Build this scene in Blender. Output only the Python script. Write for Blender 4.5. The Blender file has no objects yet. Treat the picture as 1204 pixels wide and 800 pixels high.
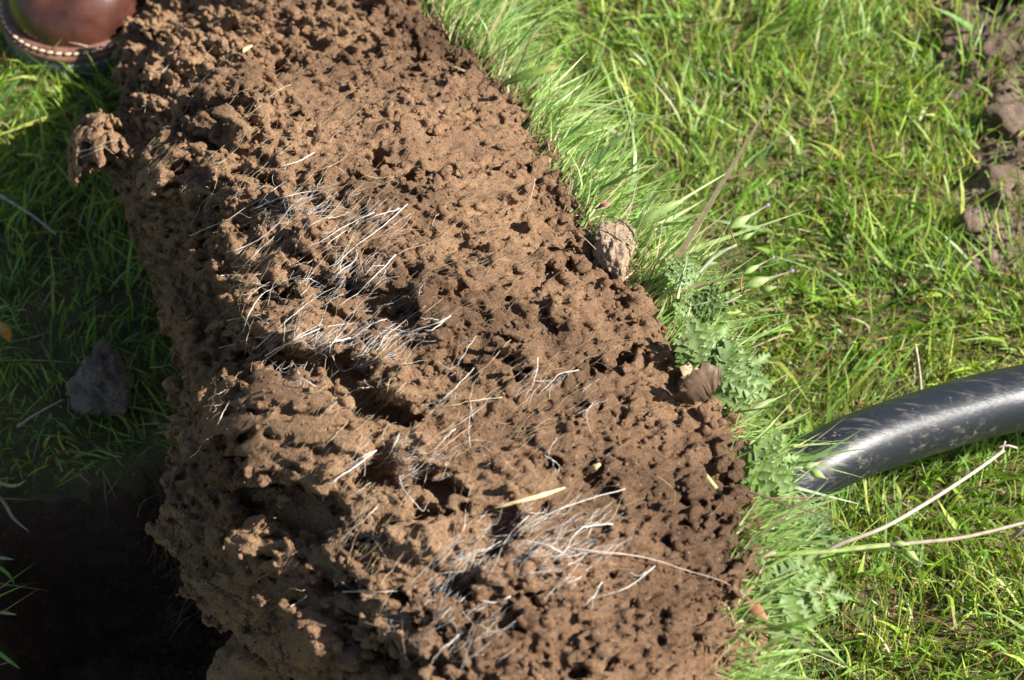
import bpy, math, random, time
import numpy as np
from mathutils import Vector, Matrix

T0 = time.time()
random.seed(7)
rng = np.random.default_rng(7)
S = bpy.context.scene
COL = S.collection

# ------------------------------------------------------------------ camera
PW, PH = 1204.0, 800.0
PITCH = math.radians(52.0)
LENS, SENSOR = 75.0, 36.0
DIST = 1.45
cam_d = bpy.data.cameras.new('camera')
cam = bpy.data.objects.new('camera', cam_d)
COL.objects.link(cam)
CAM = np.array([0.0, -DIST * math.cos(PITCH), DIST * math.sin(PITCH)])
cam.location = CAM
cam.rotation_euler = (math.radians(90) - PITCH, 0, 0)
cam_d.lens = LENS
cam_d.sensor_width = SENSOR
cam_d.clip_start = 0.05
cam_d.clip_end = 200
cam_d.dof.use_dof = True
cam_d.dof.focus_distance = 1.275
cam_d.dof.aperture_fstop = 10
S.camera = cam
FWD = np.array([0, math.cos(PITCH), -math.sin(PITCH)])
UP = np.array([0, math.sin(PITCH), math.cos(PITCH)])
RT = np.array([1.0, 0, 0])

# ------------------------------------------------------------------ light
SUN = 0.72 * RT + 0.30 * UP - 0.62 * FWD
SUN = SUN / np.linalg.norm(SUN)
w = bpy.data.worlds.new('World')
S.world = w
w.use_nodes = True
nt = w.node_tree
sky = nt.nodes.new('ShaderNodeTexSky')
sky.sky_type = 'NISHITA'
sky.sun_disc = False
sky.sun_elevation = math.asin(SUN[2])
sky.sun_rotation = math.atan2(SUN[0], SUN[1])
bg = nt.nodes['Background']
nt.links.new(sky.outputs[0], bg.inputs[0])
bg.inputs[1].default_value = 0.05
sd = bpy.data.lights.new('sun', 'SUN')
sd.energy = 5.0
sd.angle = math.radians(0.5)
sd.color = (1.0, 0.955, 0.88)
so = bpy.data.objects.new('sun', sd)
so.rotation_euler = Vector(SUN).to_track_quat('Z', 'Y').to_euler()
so.location = (3, 0, 4)
COL.objects.link(so)
S.view_settings.view_transform = 'Standard'
S.view_settings.look = 'None'
S.view_settings.exposure = 1.1
S.view_settings.gamma = 1.0
S.render.engine = 'CYCLES'
S.cycles.use_denoising = True
S.cycles.max_bounces = 6
S.cycles.diffuse_bounces = 2
S.cycles.transparent_max_bounces = 4

# ------------------------------------------------------------------ pixel <-> world
def ray(px, py):
    px = np.asarray(px, float); py = np.asarray(py, float)
    k = SENSOR / LENS / PW
    a = (px - PW / 2) * k
    b = -(py - PH / 2) * k
    return FWD + a[..., None] * RT + b[..., None] * UP      # forward component 1

def at(px, py, z=0.0):
    r = ray(px, py)
    t = (np.asarray(z, float) - CAM[2]) / r[..., 2]
    return CAM + t[..., None] * r

def to_px(p):
    q = np.asarray(p) - CAM
    d = q @ FWD
    k = SENSOR / LENS / PW
    return PW / 2 + (q @ RT) / d / k, PH / 2 - (q @ UP) / d / k, d

# ------------------------------------------------------------------ object helpers
def tag(o, label=None, cat=None, group=None, kind=None):
    if label: o['label'] = label
    if cat: o['category'] = cat
    if group: o['group'] = group
    if kind: o['kind'] = kind
    return o

def empty(name, loc, label, cat, group=None):
    o = bpy.data.objects.new(name, None)
    o.empty_display_size = 0.02
    COL.objects.link(o)
    o.location = tuple(float(c) for c in loc)
    return tag(o, label, cat, group)

def link(name, me, mat, parent=None):
    o = bpy.data.objects.new(name, me)
    if mat is not None and len(me.materials) == 0:
        me.materials.append(mat)
    COL.objects.link(o)
    if parent is not None:
        o.parent = parent
        o.matrix_parent_inverse = Matrix.Translation(parent.location).inverted()
    return o

def mesh_np(name, V, F, smooth=True, col=None, uv=None):
    """V (n,3); F (m,k) quads or tris, or a list of such arrays."""
    V = np.ascontiguousarray(V, np.float32)
    if isinstance(F, np.ndarray): F = [F]
    F = [f for f in F if len(f)]
    me = bpy.data.meshes.new(name)
    me.vertices.add(len(V))
    me.vertices.foreach_set('co', V.ravel())
    loops = np.concatenate([f.ravel() for f in F]).astype(np.int32)
    tot = np.concatenate([np.full(len(f), f.shape[1], np.int32) for f in F])
    st = np.concatenate([[0], np.cumsum(tot)[:-1]]).astype(np.int32)
    me.loops.add(len(loops))
    me.loops.foreach_set('vertex_index', loops)
    me.polygons.add(len(tot))
    me.polygons.foreach_set('loop_start', st)
    me.polygons.foreach_set('loop_total', tot)
    me.polygons.foreach_set('use_smooth', np.full(len(tot), smooth, bool))
    if col is not None:
        a = me.attributes.new('tint', 'FLOAT_COLOR', 'POINT')
        c = np.ones((len(V), 4), np.float32); c[:, :3] = col
        a.data.foreach_set('color', c.ravel())
    me.update()
    me.validate()
    return me

# ------------------------------------------------------------------ materials
def mat_new(name):
    m = bpy.data.materials.new(name)
    m.use_nodes = True
    t = m.node_tree
    for n in list(t.nodes): t.nodes.remove(n)
    return m, t, t.nodes, t.links

def N(ns, typ, **kw):
    n = ns.new(typ)
    for k, v in kw.items():
        if k in n.inputs.keys(): n.inputs[k].default_value = v
        else: setattr(n, k, v)
    return n

def ramp(ns, stops):
    r = ns.new('ShaderNodeValToRGB')
    cr = r.color_ramp
    while len(cr.elements) < len(stops): cr.elements.new(0.5)
    for e, (p, c) in zip(cr.elements, stops):
        e.position = p
        e.color = (c[0], c[1], c[2], 1) if not isinstance(c, float) else (c, c, c, 1)
    return r

def mix_col(ns, ls, fac, a, b, mode='MIX'):
    n = ns.new('ShaderNodeMix'); n.data_type = 'RGBA'; n.blend_type = mode
    for sock, v in ((n.inputs[0], fac), (n.inputs[6], a), (n.inputs[7], b)):
        if hasattr(v, 'links'): ls.new(v, sock)
        elif isinstance(v, tuple): sock.default_value = (v[0], v[1], v[2], 1)
        else: sock.default_value = v
    return n.outputs[2]

def soil_material(name, dry, mid, moist, moist_dir=None, rough=0.95, bump=0.9, scale=1.0):
    m, t, ns, ls = mat_new(name)
    geo = ns.new('ShaderNodeNewGeometry')
    P = geo.outputs['Position']
    def noise(sc, det=4, rough=0.6):
        n = N(ns, 'ShaderNodeTexNoise', Scale=sc * scale, Detail=det, Roughness=rough)
        ls.new(P, n.inputs['Vector']); return n.outputs[0]
    big = noise(9, 3)
    val = big
    if moist_dir is not None:
        dot = ns.new('ShaderNodeVectorMath'); dot.operation = 'DOT_PRODUCT'
        ls.new(P, dot.inputs[0]); dot.inputs[1].default_value = moist_dir[:3]
        mr = N(ns, 'ShaderNodeMapRange'); ls.new(dot.outputs['Value'], mr.inputs[0])
        mr.inputs[1].default_value = moist_dir[3]; mr.inputs[2].default_value = moist_dir[4]
        mr.inputs[3].default_value = -0.16; mr.inputs[4].default_value = 0.17
        ad = ns.new('ShaderNodeMath'); ad.operation = 'ADD'
        ls.new(big, ad.inputs[0]); ls.new(mr.outputs[0], ad.inputs[1]); val = ad.outputs[0]
    r1 = ramp(ns, [(0.33, dry), (0.5, mid), (0.68, moist)])
    ls.new(val, r1.inputs[0])
    r2 = ramp(ns, [(0.25, 0.72), (0.5, 1.0), (0.78, 1.22)])
    ls.new(noise(90, 5, 0.65), r2.inputs[0])
    c = mix_col(ns, ls, 1.0, r1.outputs[0], r2.outputs[0], 'MULTIPLY')
    r3 = ramp(ns, [(0.3, 0.78), (0.5, 1.0), (0.72, 1.15)])
    ls.new(noise(700, 3, 0.7), r3.inputs[0])
    c = mix_col(ns, ls, 1.0, c, r3.outputs[0], 'MULTIPLY')
    # dark organic specks and a few pale mineral grains
    v = N(ns, 'ShaderNodeTexVoronoi', Scale=900 * scale); ls.new(P, v.inputs['Vector'])
    sep = ns.new('ShaderNodeSeparateColor'); ls.new(v.outputs['Color'], sep.inputs[0])
    gt = ramp(ns, [(0.972, 0.0), (0.98, 0.6)]); ls.new(sep.outputs[0], gt.inputs[0])
    c = mix_col(ns, ls, gt.outputs[0], c, (0.05, 0.033, 0.025))
    gt2 = ramp(ns, [(0.988, 0.0), (0.992, 0.6)]); ls.new(sep.outputs[1], gt2.inputs[0])
    c = mix_col(ns, ls, gt2.outputs[0], c, (0.5, 0.4, 0.3))
    b = N(ns, 'ShaderNodeBsdfPrincipled', Roughness=rough)
    b.inputs['Specular IOR Level'].default_value = 0.15
    ls.new(c, b.inputs['Base Color'])
    vb = N(ns, 'ShaderNodeTexVoronoi', Scale=620.0); ls.new(P, vb.inputs['Vector'])
    b0 = N(ns, 'ShaderNodeBump', Strength=bump, Distance=0.0016, invert=True); ls.new(vb.outputs['Distance'], b0.inputs['Height'])
    b1 = N(ns, 'ShaderNodeBump', Strength=bump, Distance=0.0048); ls.new(noise(430, 6, 0.78), b1.inputs['Height']); ls.new(b0.outputs[0], b1.inputs['Normal'])
    ls.new(b1.outputs[0], b.inputs['Normal'])
    o = ns.new('ShaderNodeOutputMaterial'); ls.new(b.outputs[0], o.inputs[0])
    return m

M_SOD = soil_material('sod_soil', (0.49, 0.30, 0.172), (0.345, 0.207, 0.12), (0.185, 0.11, 0.066), (0.85, 0.25, 0.3, -0.2, 0.22))
M_PALE = soil_material('pale_dry_soil', (0.68, 0.5, 0.35), (0.6, 0.43, 0.29), (0.48, 0.33, 0.22))
M_GROUND = soil_material('ground_soil', (0.30, 0.25, 0.13), (0.20, 0.17, 0.08), (0.12, 0.11, 0.05))
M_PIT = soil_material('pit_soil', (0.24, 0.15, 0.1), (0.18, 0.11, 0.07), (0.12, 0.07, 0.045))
M_DRYG = soil_material('grey_crumbly_soil', (0.46, 0.34, 0.26), (0.36, 0.26, 0.2), (0.2, 0.14, 0.1))
M_GREY = soil_material('grey_clod', (0.5, 0.41, 0.33), (0.42, 0.34, 0.27), (0.3, 0.24, 0.19))

def tint_material(name, transl=0.35, rough=0.45, spec=0.4, streak=True, base=None):
    m, t, ns, ls = mat_new(name)
    if base is None:
        a = ns.new('ShaderNodeAttribute'); a.attribute_name = 'tint'; c = a.outputs['Color']
    else:
        rgb = ns.new('ShaderNodeRGB'); rgb.outputs[0].default_value = (*base, 1); c = rgb.outputs[0]
    geo = ns.new('ShaderNodeNewGeometry')
    n = N(ns, 'ShaderNodeTexNoise', Scale=260.0, Detail=3.0); ls.new(geo.outputs['Position'], n.inputs['Vector'])
    r = ramp(ns, [(0.3, 0.75), (0.5, 1.0), (0.75, 1.25)]); ls.new(n.outputs[0], r.inputs[0])
    c = mix_col(ns, ls, 1.0, c, r.outputs[0], 'MULTIPLY')
    b = N(ns, 'ShaderNodeBsdfPrincipled', Roughness=rough)
    b.inputs['Specular IOR Level'].default_value = spec
    ls.new(c, b.inputs['Base Color'])
    o = ns.new('ShaderNodeOutputMaterial')
    if transl > 0:
        tr = ns.new('ShaderNodeBsdfTranslucent')
        c2 = mix_col(ns, ls, 1.0, c, (1.15, 1.25, 0.55), 'MULTIPLY')
        ls.new(c2, tr.inputs[0])
        mx = ns.new('ShaderNodeMixShader'); mx.inputs[0].default_value = transl
        ls.new(b.outputs[0], mx.inputs[1]); ls.new(tr.outputs[0], mx.inputs[2])
        ls.new(mx.outputs[0], o.inputs[0])
    else:
        ls.new(b.outputs[0], o.inputs[0])
    return m

M_GRASS = tint_material('grass_blades', 0.38, 0.42, 0.45)
M_LEAF = tint_material('herb_leaves', 0.3, 0.5, 0.35)
M_ROOT = tint_material('root_fibres', 0.15, 0.6, 0.3)
M_STRAW = tint_material('dry_straw', 0.12, 0.6, 0.3)

# ------------------------------------------------------------------ noise
def bspline_matrix(n_out, cell, phase):
    n_in = int(n_out / cell) + 6
    x = np.arange(n_out) / cell + 1.5 + phase
    i = np.floor(x).astype(int); f = (x - i).astype(np.float32)
    Mx = np.zeros((n_out, n_in + 2), np.float32)
    r = np.arange(n_out)
    for k, wgt in enumerate(((1 - f) ** 3 / 6, (3 * f ** 3 - 6 * f ** 2 + 4) / 6, (-3 * f ** 3 + 3 * f ** 2 + 3 * f + 1) / 6, f ** 3 / 6)):
        Mx[r, i - 1 + k] += wgt
    return Mx

def grid_noise(shape, cell):
    """smooth random field over a 3-D voxel grid, about unit variance"""
    cell = (cell,) * 3 if np.isscalar(cell) else cell
    ms = [bspline_matrix(n, c, rng.random()) for n, c in zip(shape, cell)]
    g = rng.standard_normal([m.shape[1] for m in ms]).astype(np.float32)
    g = np.tensordot(ms[2], g, (1, 2))                  # n, u, v
    g = np.tensordot(ms[1], g, (1, 2))                  # v, n, u
    g = np.tensordot(ms[0], g, (1, 2))                  # u, v, n
    return g / 0.30

def _h(ix, iy, iz, seed):
    h = (ix * 374761393 + iy * 668265263 + iz * 2147483647 + seed * 974711) & 0xFFFFFFFF
    h = ((h ^ (h >> 13)) * 1274126177) & 0xFFFFFFFF
    return ((h ^ (h >> 16)) & 0xFFFF).astype(np.float32) / 32767.5 - 1

def vnoise(p, scale, seed=0):
    """value noise at points p (n,3)"""
    q = np.asarray(p, np.float64) * scale
    i = np.floor(q).astype(np.int64); f = (q - i).astype(np.float32)
    f = f * f * (3 - 2 * f)
    r = 0
    for dx in (0, 1):
        for dy in (0, 1):
            for dz in (0, 1):
                wg = (f[:, 0] if dx else 1 - f[:, 0]) * (f[:, 1] if dy else 1 - f[:, 1]) * (f[:, 2] if dz else 1 - f[:, 2])
                r = r + wg * _h(i[:, 0] + dx, i[:, 1] + dy, i[:, 2] + dz, seed)
    return r

def fbm(p, scale, octs, seed=0, gain=0.55):
    r = 0; a = 1.0
    for o in range(octs):
        r = r + a * vnoise(p, scale * 2.07 ** o, seed + o); a *= gain
    return r

def surface_nets(F):
    """naive surface nets; F < 0 is inside. Returns vertices (index units) and quads"""
    s = F < 0
    c = s[:-1, :-1, :-1].astype(np.int8)
    tot = np.zeros_like(c)
    offs = [(a, b, d) for a in (0, 1) for b in (0, 1) for d in (0, 1)]
    sh = c.shape
    for a, b, d in offs:
        tot += s[a:a + sh[0], b:b + sh[1], d:d + sh[2]]
    act = np.flatnonzero(((tot > 0) & (tot < 8)).ravel())
    ii, jj, kk = np.unravel_index(act, sh)
    vid = np.full(sh, -1, np.int32); vid.ravel()[act] = np.arange(len(act), dtype=np.int32)
    vals = {o: F[ii + o[0], jj + o[1], kk + o[2]] for o in offs}
    acc = np.zeros((len(act), 3), np.float32); cnt = np.zeros(len(act), np.float32)
    for o in offs:
        for ax in range(3):
            if o[ax] == 0:
                o2 = list(o); o2[ax] = 1; o2 = tuple(o2)
                v0, v1 = vals[o], vals[o2]
                m = (v0 < 0) != (v1 < 0)
                d = v0 - v1
                t = np.where(m, v0 / np.where(d == 0, 1, d), 0)
                for a in range(3):
                    acc[:, a] += np.where(m, (t if a == ax else o[a]), 0)
                cnt += m
    V = acc / cnt[:, None] + np.stack([ii, jj, kk], 1)
    Q = []
    for ax in range(3):
        n0 = [slice(None)] * 3; n1 = [slice(None)] * 3
        n0[ax] = slice(0, -1); n1[ax] = slice(1, None)
        cr = s[tuple(n0)] != s[tuple(n1)]
        b, d = [a for a in range(3) if a != ax]
        idx = np.argwhere(cr)
        ok = (idx[:, b] > 0) & (idx[:, d] > 0) & (idx[:, b] < sh[b]) & (idx[:, d] < sh[d])
        idx = idx[ok]
        first = s[idx[:, 0], idx[:, 1], idx[:, 2]]
        q = []
        for db, dd in ((0, 0), (1, 0), (1, 1), (0, 1)):
            e = idx.copy(); e[:, b] -= db; e[:, d] -= dd
            q.append(vid[e[:, 0], e[:, 1], e[:, 2]])
        q = np.stack(q, 1)
        flip = first if ax != 1 else ~first
        q = np.where(flip[:, None], q, q[:, ::-1])
        Q.append(q)
    return V, np.concatenate(Q)

# ------------------------------------------------------------------ lumps, tubes, blades
def icosphere(sub):
    import bmesh
    bm = bmesh.new(); bmesh.ops.create_icosphere(bm, subdivisions=sub, radius=1.0)
    V = np.array([v.co[:] for v in bm.verts]); F = np.array([[v.index for v in f.verts] for f in bm.faces])
    bm.free(); return V, F

ICO = {k: icosphere(k) for k in (1, 2, 3, 4, 5)}
def lump_templates(sub, n, rough=0.35, seed=0):
    out = []
    V, F = ICO[sub]
    for i in range(n):
        s = fbm(V + i * 7.3 + seed, 1.3, 4, i + seed)
        out.append(V * (1 + rough * s)[:, None])
    return out, F

def random_rot(n):
    q = rng.standard_normal((n, 4)); q /= np.linalg.norm(q, axis=1)[:, None]
    a, b, c, d = q.T
    return np.stack([np.stack([1 - 2 * (c * c + d * d), 2 * (b * c - a * d), 2 * (b * d + a * c)], 1),
                     np.stack([2 * (b * c + a * d), 1 - 2 * (b * b + d * d), 2 * (c * d - a * b)], 1),
                     np.stack([2 * (b * d - a * c), 2 * (c * d + a * b), 1 - 2 * (b * b + c * c)], 1)], 1)

def lumps_mesh(name, pos, rad, sub=1, ntemp=12, rough=0.4):
    T, F = lump_templates(sub, ntemp, rough, 3)
    T = np.stack(T); n = len(pos)
    R = random_rot(n); k = rng.integers(0, ntemp, n)
    sc = rng.uniform(0.6, 1.25, (n, 1, 3))
    V = np.einsum('nij,nvj->nvi', R, T[k] * sc) * np.asarray(rad)[:, None, None] + np.asarray(pos)[:, None, :]
    nv = T.shape[1]
    FF = F[None] + (np.arange(n) * nv)[:, None, None]
    return mesh_np(name, V.reshape(-1, 3), FF.reshape(-1, 3))

def smooth_path(pts, n):
    pts = np.asarray(pts, float)
    if len(pts) == 2:
        t = np.linspace(0, 1, n)[:, None]; return pts[0] * (1 - t) + pts[1] * t
    P = np.vstack([2 * pts[0] - pts[1], pts, 2 * pts[-1] - pts[-2]])
    s = np.linspace(0, len(pts) - 1 - 1e-6, n); i = s.astype(int); f = (s - i)[:, None]
    a, b, c, d = P[i], P[i + 1], P[i + 2], P[i + 3]
    return 0.5 * (2 * b + (c - a) * f + (2 * a - 5 * b + 4 * c - d) * f ** 2 + (3 * b - a - 3 * c + d) * f ** 3)

def tube_np(path, rad, sides=5):
    path = np.asarray(path, float); n = len(path)
    rad = np.broadcast_to(rad, (n,)).astype(float)
    t = np.gradient(path, axis=0); t /= np.linalg.norm(t, axis=1)[:, None] + 1e-12
    ref = np.array([0.3, 0.2, 0.93]);
    if abs(t.mean(0) @ ref) > 0.85: ref = np.array([0.9, -0.3, 0.2])
    a = np.cross(t, ref); a /= np.linalg.norm(a, axis=1)[:, None] + 1e-12
    b = np.cross(t, a)
    ang = np.arange(sides) / sides * 2 * np.pi
    V = path[:, None] + rad[:, None, None] * (np.cos(ang)[None, :, None] * a[:, None] + np.sin(ang)[None, :, None] * b[:, None])
    V = V.reshape(-1, 3)
    i = np.arange(n - 1)[:, None] * sides; j = np.arange(sides)[None]; j2 = (j + 1) % sides
    Q = np.stack([i + j, i + j2, i + sides + j2, i + sides + j], -1).reshape(-1, 4)
    c0, c1 = len(V), len(V) + 1
    V = np.vstack([V, path[0], path[-1]])
    jj = np.arange(sides)
    T = np.vstack([np.stack([np.full(sides, c0), (jj + 1) % sides, jj], 1),
                   np.stack([np.full(sides, c1), (n - 1) * sides + jj, (n - 1) * sides + (jj + 1) % sides], 1)])
    return V, Q, T

def tubes_mesh(name, items, col=None):
    """items: (path, rad, sides, colour)"""
    Vs, Qs, Ts, Cs = [], [], [], []; off = 0
    for path, rad, sides, c in items:
        V, Q, T = tube_np(path, rad, sides)
        Vs.append(V); Qs.append(Q + off); Ts.append(T + off); off += len(V)
        Cs.append(np.broadcast_to(c, (len(V), 3)))
    return mesh_np(name, np.vstack(Vs), [np.vstack(Qs), np.vstack(Ts)], col=np.vstack(Cs))

def blades_mesh(name, base, direc, length, width, bend, col, seg=4, tipcol=None, fold=0.0):
    """grass: each blade a tapered, bent strip. direc: unit start direction; bend: vector added quadratically"""
    n = len(base)
    length = np.asarray(length)[:, None]; width = np.asarray(width)[:, None]
    side = np.cross(direc, rng.standard_normal((n, 3))); side /= np.linalg.norm(side, axis=1)[:, None]
    side2 = side + 0.35 * np.cross(direc, side) * rng.standard_normal((n, 1))
    rows = []
    for s in range(seg + 1):
        t = s / seg
        c = base + direc * length * t + bend * length * t * t
        wd = width * (1 - t ** 2.2) * (0.75 + 0.5 * min(1, t * 3)) * 0.5
        sd = side * (1 - t) + side2 * t
        if s < seg: rows.append(c - sd * wd); rows.append(c + sd * wd)
        else: rows.append(c)
    V = np.stack(rows, 1); nv = V.shape[1]
    off = (np.arange(n) * nv)[:, None, None]
    q = np.array([[2 * s, 2 * s + 1, 2 * s + 3, 2 * s + 2] for s in range(seg - 1)])
    Q = (q[None] + off).reshape(-1, 4)
    tr = np.array([[2 * (seg - 1), 2 * seg - 1, 2 * seg]]); T = (tr[None] + off).reshape(-1, 3)
    C = np.repeat(col[:, None], nv, 1).copy()
    tt = np.array([s / seg for s in range(seg) for _ in (0, 1)] + [1.0])
    # paler sheath at the base of each blade, tip a little yellow where it has started to dry
    pale = np.array([0.34, 0.36, 0.16])
    kb = np.clip(0.35 - tt, 0, 1)[None, :, None] * 1.3
    C = C * (1 - kb) + pale * kb
    if tipcol is not None:
        kt = (np.clip(tt - 0.7, 0, 1) / 0.3)[None, :, None] * tipcol[1][:, None, None]
        C = C * (1 - kt) + np.asarray(tipcol[0]) * kt
    return mesh_np(name, V.reshape(-1, 3), [Q, T], col=C.reshape(-1, 3))

GZ = -0.052            # height of the lawn below the reference level used for the block
# ================================================================== SOD BLOCK
# control rows, from the far end to the near end: pixel and height of
# right edge, two points on the lit face, crest, left flank, left outline
ROWS = [
 # right edge        face a            face b            crest            flank             outline
 [(420,-85,.02), (360,-85,.02), (280,-85,.01), (205,-85,-.02), (167,-75,-.035), (150,-75,-.05)],
 [(470,-20,.045), (388,-20,.048), (290,-20,.034), (205,-20,-.008), (168,-2,-.028), (153,8,-.045)],
 [(512,28,.07), (415,28,.078), (300,28,.064), (207,28,.018), (168,42,-.01), (152,55,-.03)],
 [(560,82,.105), (455,85,.118), (320,88,.115), (218,88,.09), (172,122,.045), (150,143,.01)],
 [(597,130,.124), (478,133,.142), (338,138,.142), (232,145,.122), (168,178,.085), (120,190,.055)],
 [(640,195,.138), (508,200,.158), (370,205,.16), (262,222,.145), (196,262,.08), (162,280,.03)],
 [(722,305,.158), (580,305,.185), (430,310,.188), (303,330,.170), (238,370,.10), (210,390,.045)],
 [(792,415,.17), (650,420,.20), (475,425,.202), (318,435,.182), (250,480,.11), (219,500,.045)],
 [(832,545,.178), (690,545,.212), (505,545,.212), (330,545,.19), (245,600,.115), (200,620,.05)],
 [(852,655,.182), (710,660,.218), (530,660,.216), (380,665,.19), (298,702,.115), (245,708,.05)],
 [(838,785,.18), (710,785,.216), (560,790,.214), (470,790,.19), (428,822,.12), (400,826,.055)],
 [(822,880,.172), (703,880,.208), (573,885,.208), (530,885,.182), (505,905,.12), (488,912,.05)],
]
ctrl = []
for r in ROWS:
    p = [at(x, y, z) for x, y, z in r]
    e = p[0]
    back = [e + np.array([0.035, 0.03, -0.11]), e + np.array([0.030, 0.022, -0.045]), e + np.array([0.012, 0.008, -0.012])]
    under = [p[-1] + np.array([0.05, 0.02, -0.045])]
    ctrl.append(back + p + under)
ctrl = np.array(ctrl)                        # rows, cols, 3

def catmull_axis(A, pos):
    """A (n, ...) sampled at float positions along axis 0"""
    Ax = np.concatenate([(2 * A[:1] - A[1:2]), A, (2 * A[-1:] - A[-2:-1])])
    pos = np.clip(pos, 0, len(A) - 1 - 1e-6); i = pos.astype(int)
    f = (pos - i).reshape((-1,) + (1,) * (A.ndim - 1))
    a, b, c, d = Ax[i], Ax[i + 1], Ax[i + 2], Ax[i + 3]
    return 0.5 * (2 * b + (c - a) * f + (2 * a - 5 * b + 4 * c - d) * f ** 2 + (3 * b - a - 3 * c + d) * f ** 3)

VOX = 0.00126
fine = catmull_axis(ctrl, np.linspace(0, len(ctrl) - 1, 200))
fine = catmull_axis(fine.transpose(1, 0, 2), np.linspace(0, ctrl.shape[1] - 1, 200)).transpose(1, 0, 2)   # v, u, 3
Lu = np.linalg.norm(np.diff(fine, axis=1), axis=2).mean(0)
Lv = np.linalg.norm(np.diff(fine, axis=0), axis=2).mean(1)
def even(L, vox):
    cs = np.concatenate([[0], np.cumsum(L)]); n = int(cs[-1] / vox)
    return np.interp(np.linspace(0, cs[-1], n), cs, np.arange(len(cs)))
pu, pv = even(Lu, VOX), even(Lv, VOX)
cut_ = pu * (ctrl.shape[1] - 1) / 199.0
pu = pu[(cut_ > 1.3) & (cut_ < 8.75)]
B = catmull_axis(fine, pv)
B = catmull_axis(B.transpose(1, 0, 2), pu)            # u, v, 3
dU = np.gradient(B, axis=0); dV = np.gradient(B, axis=1)
Nn = np.cross(dU, dV); Nn /= np.linalg.norm(Nn, axis=2)[..., None]
mid = (B.shape[0] // 2, B.shape[1] // 2)
if Nn[mid] @ FWD > 0: Nn = -Nn
NU, NV = B.shape[:2]
DEEP, HIGH = 50, 20                                    # voxels inward / outward
NK = DEEP + HIGH
print('sod grid', NU, NV, NK)
bpx, bpy_, bd = to_px(B.reshape(-1, 3))
bpx = bpx.reshape(NU, NV); bpy_ = bpy_.reshape(NU, NV)
facing = (Nn * (CAM - B)).sum(2) > 0.0
def uv_at(px, py):
    d = (bpx - px) ** 2 + (bpy_ - py) ** 2 + np.where(facing, 0, 1e6)
    return np.unravel_index(np.argmin(d), d.shape)

shape = (NU, NV, NK)
nk = (np.arange(NK, dtype=np.float32) - DEEP)
F = np.broadcast_to(nk, shape).copy()
two = lambda c: grid_noise((NU, NV, 1), (c, c, 1.0))
relief = 4.2 * grid_noise((NU, NV, 1), (60, 60, 1.0)) + 2.2 * grid_noise((NU, NV, 1), (26, 26, 1.0))
cp_ = pu * (ctrl.shape[1] - 1) / 199.0
CALM = np.interp(cp_, [3.0, 4.6, 5.4, 6.2, 6.9], [.5, .5, .9, 1, .38]).astype(np.float32)[:, None, None]      # the spade-cut flank is smoother
F -= np.clip(relief, -9, 7) * CALM
WARP = .9 * grid_noise(shape, (19, 11, 12))
WARP += 0.45 * grid_noise(shape, 4.5)
WARP += 1.0 * np.abs(grid_noise(shape, (12, 8, 8))) - 0.8
MOD = np.clip(.98 + .55 * grid_noise((NU, NV, 1), (46, 38, 1.0)), .3, 1.6)     # compact patches and crumbly ones
WARP *= MOD
FINE = .75 * (np.abs(grid_noise(shape, (5.0, 3.8, 4.0))) * 1.4 - 1.1) + .5 * grid_noise(shape, 2.6)
FINE *= .45 + .6 * MOD
F -= 1.5 * grid_noise(shape, 13) * CALM
F -= 1.1 * WARP * CALM
CR = grid_noise((NU, NV, 1), (52, 30, 1.0)) + .25 * grid_noise((NU, NV, 1), (9, 9, 1.0))
F += 7 * np.exp(-(CR / .075) ** 2) * np.clip(grid_noise((NU, NV, 1), (50, 50, 1.0)) + .2, 0, 1) * CALM      # cracks between clods

def stamp(cu, cv, ck, ru, rv, rk, add=True, ang=0.0, soft=1.6):
    R = int(max(ru, rv) + 3); Rk = int(rk + 3)
    u0, u1 = max(0, int(cu) - R), min(NU, int(cu) + R + 1)
    v0, v1 = max(0, int(cv) - R), min(NV, int(cv) + R + 1)
    k0, k1 = max(0, int(ck) - Rk), min(NK, int(ck) + Rk + 1)
    if u0 >= u1 or v0 >= v1 or k0 >= k1: return
    U = np.arange(u0, u1, dtype=np.float32)[:, None, None] - cu
    Vv = np.arange(v0, v1, dtype=np.float32)[None, :, None] - cv
    K = np.arange(k0, k1, dtype=np.float32)[None, None, :] - ck
    ca, sa = math.cos(ang), math.sin(ang)
    a, b = U * ca + Vv * sa, -U * sa + Vv * ca
    m = (ru * rv * rk) ** (1 / 3)
    d = (np.sqrt((a / ru) ** 2 + (b / rv) ** 2 + (K / rk) ** 2) - 1) * m - (0.55 if add else -0.55) * min(m / 3.0, 2.2) * WARP[u0:u1, v0:v1, k0:k1] - (.8 if add else -.8) * min(m / 2.2, 2.0) * FINE[u0:u1, v0:v1, k0:k1]
    sub = F[u0:u1, v0:v1, k0:k1]
    if add:
        h = np.clip(0.5 + 0.5 * (sub - d) / soft, 0, 1)
        sub[...] = sub * (1 - h) + d * h - soft * h * (1 - h)
    else:
        h = np.clip(0.5 - 0.5 * (sub + d) / soft, 0, 1)
        sub[...] = sub * (1 - h) - d * h + soft * h * (1 - h)

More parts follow.
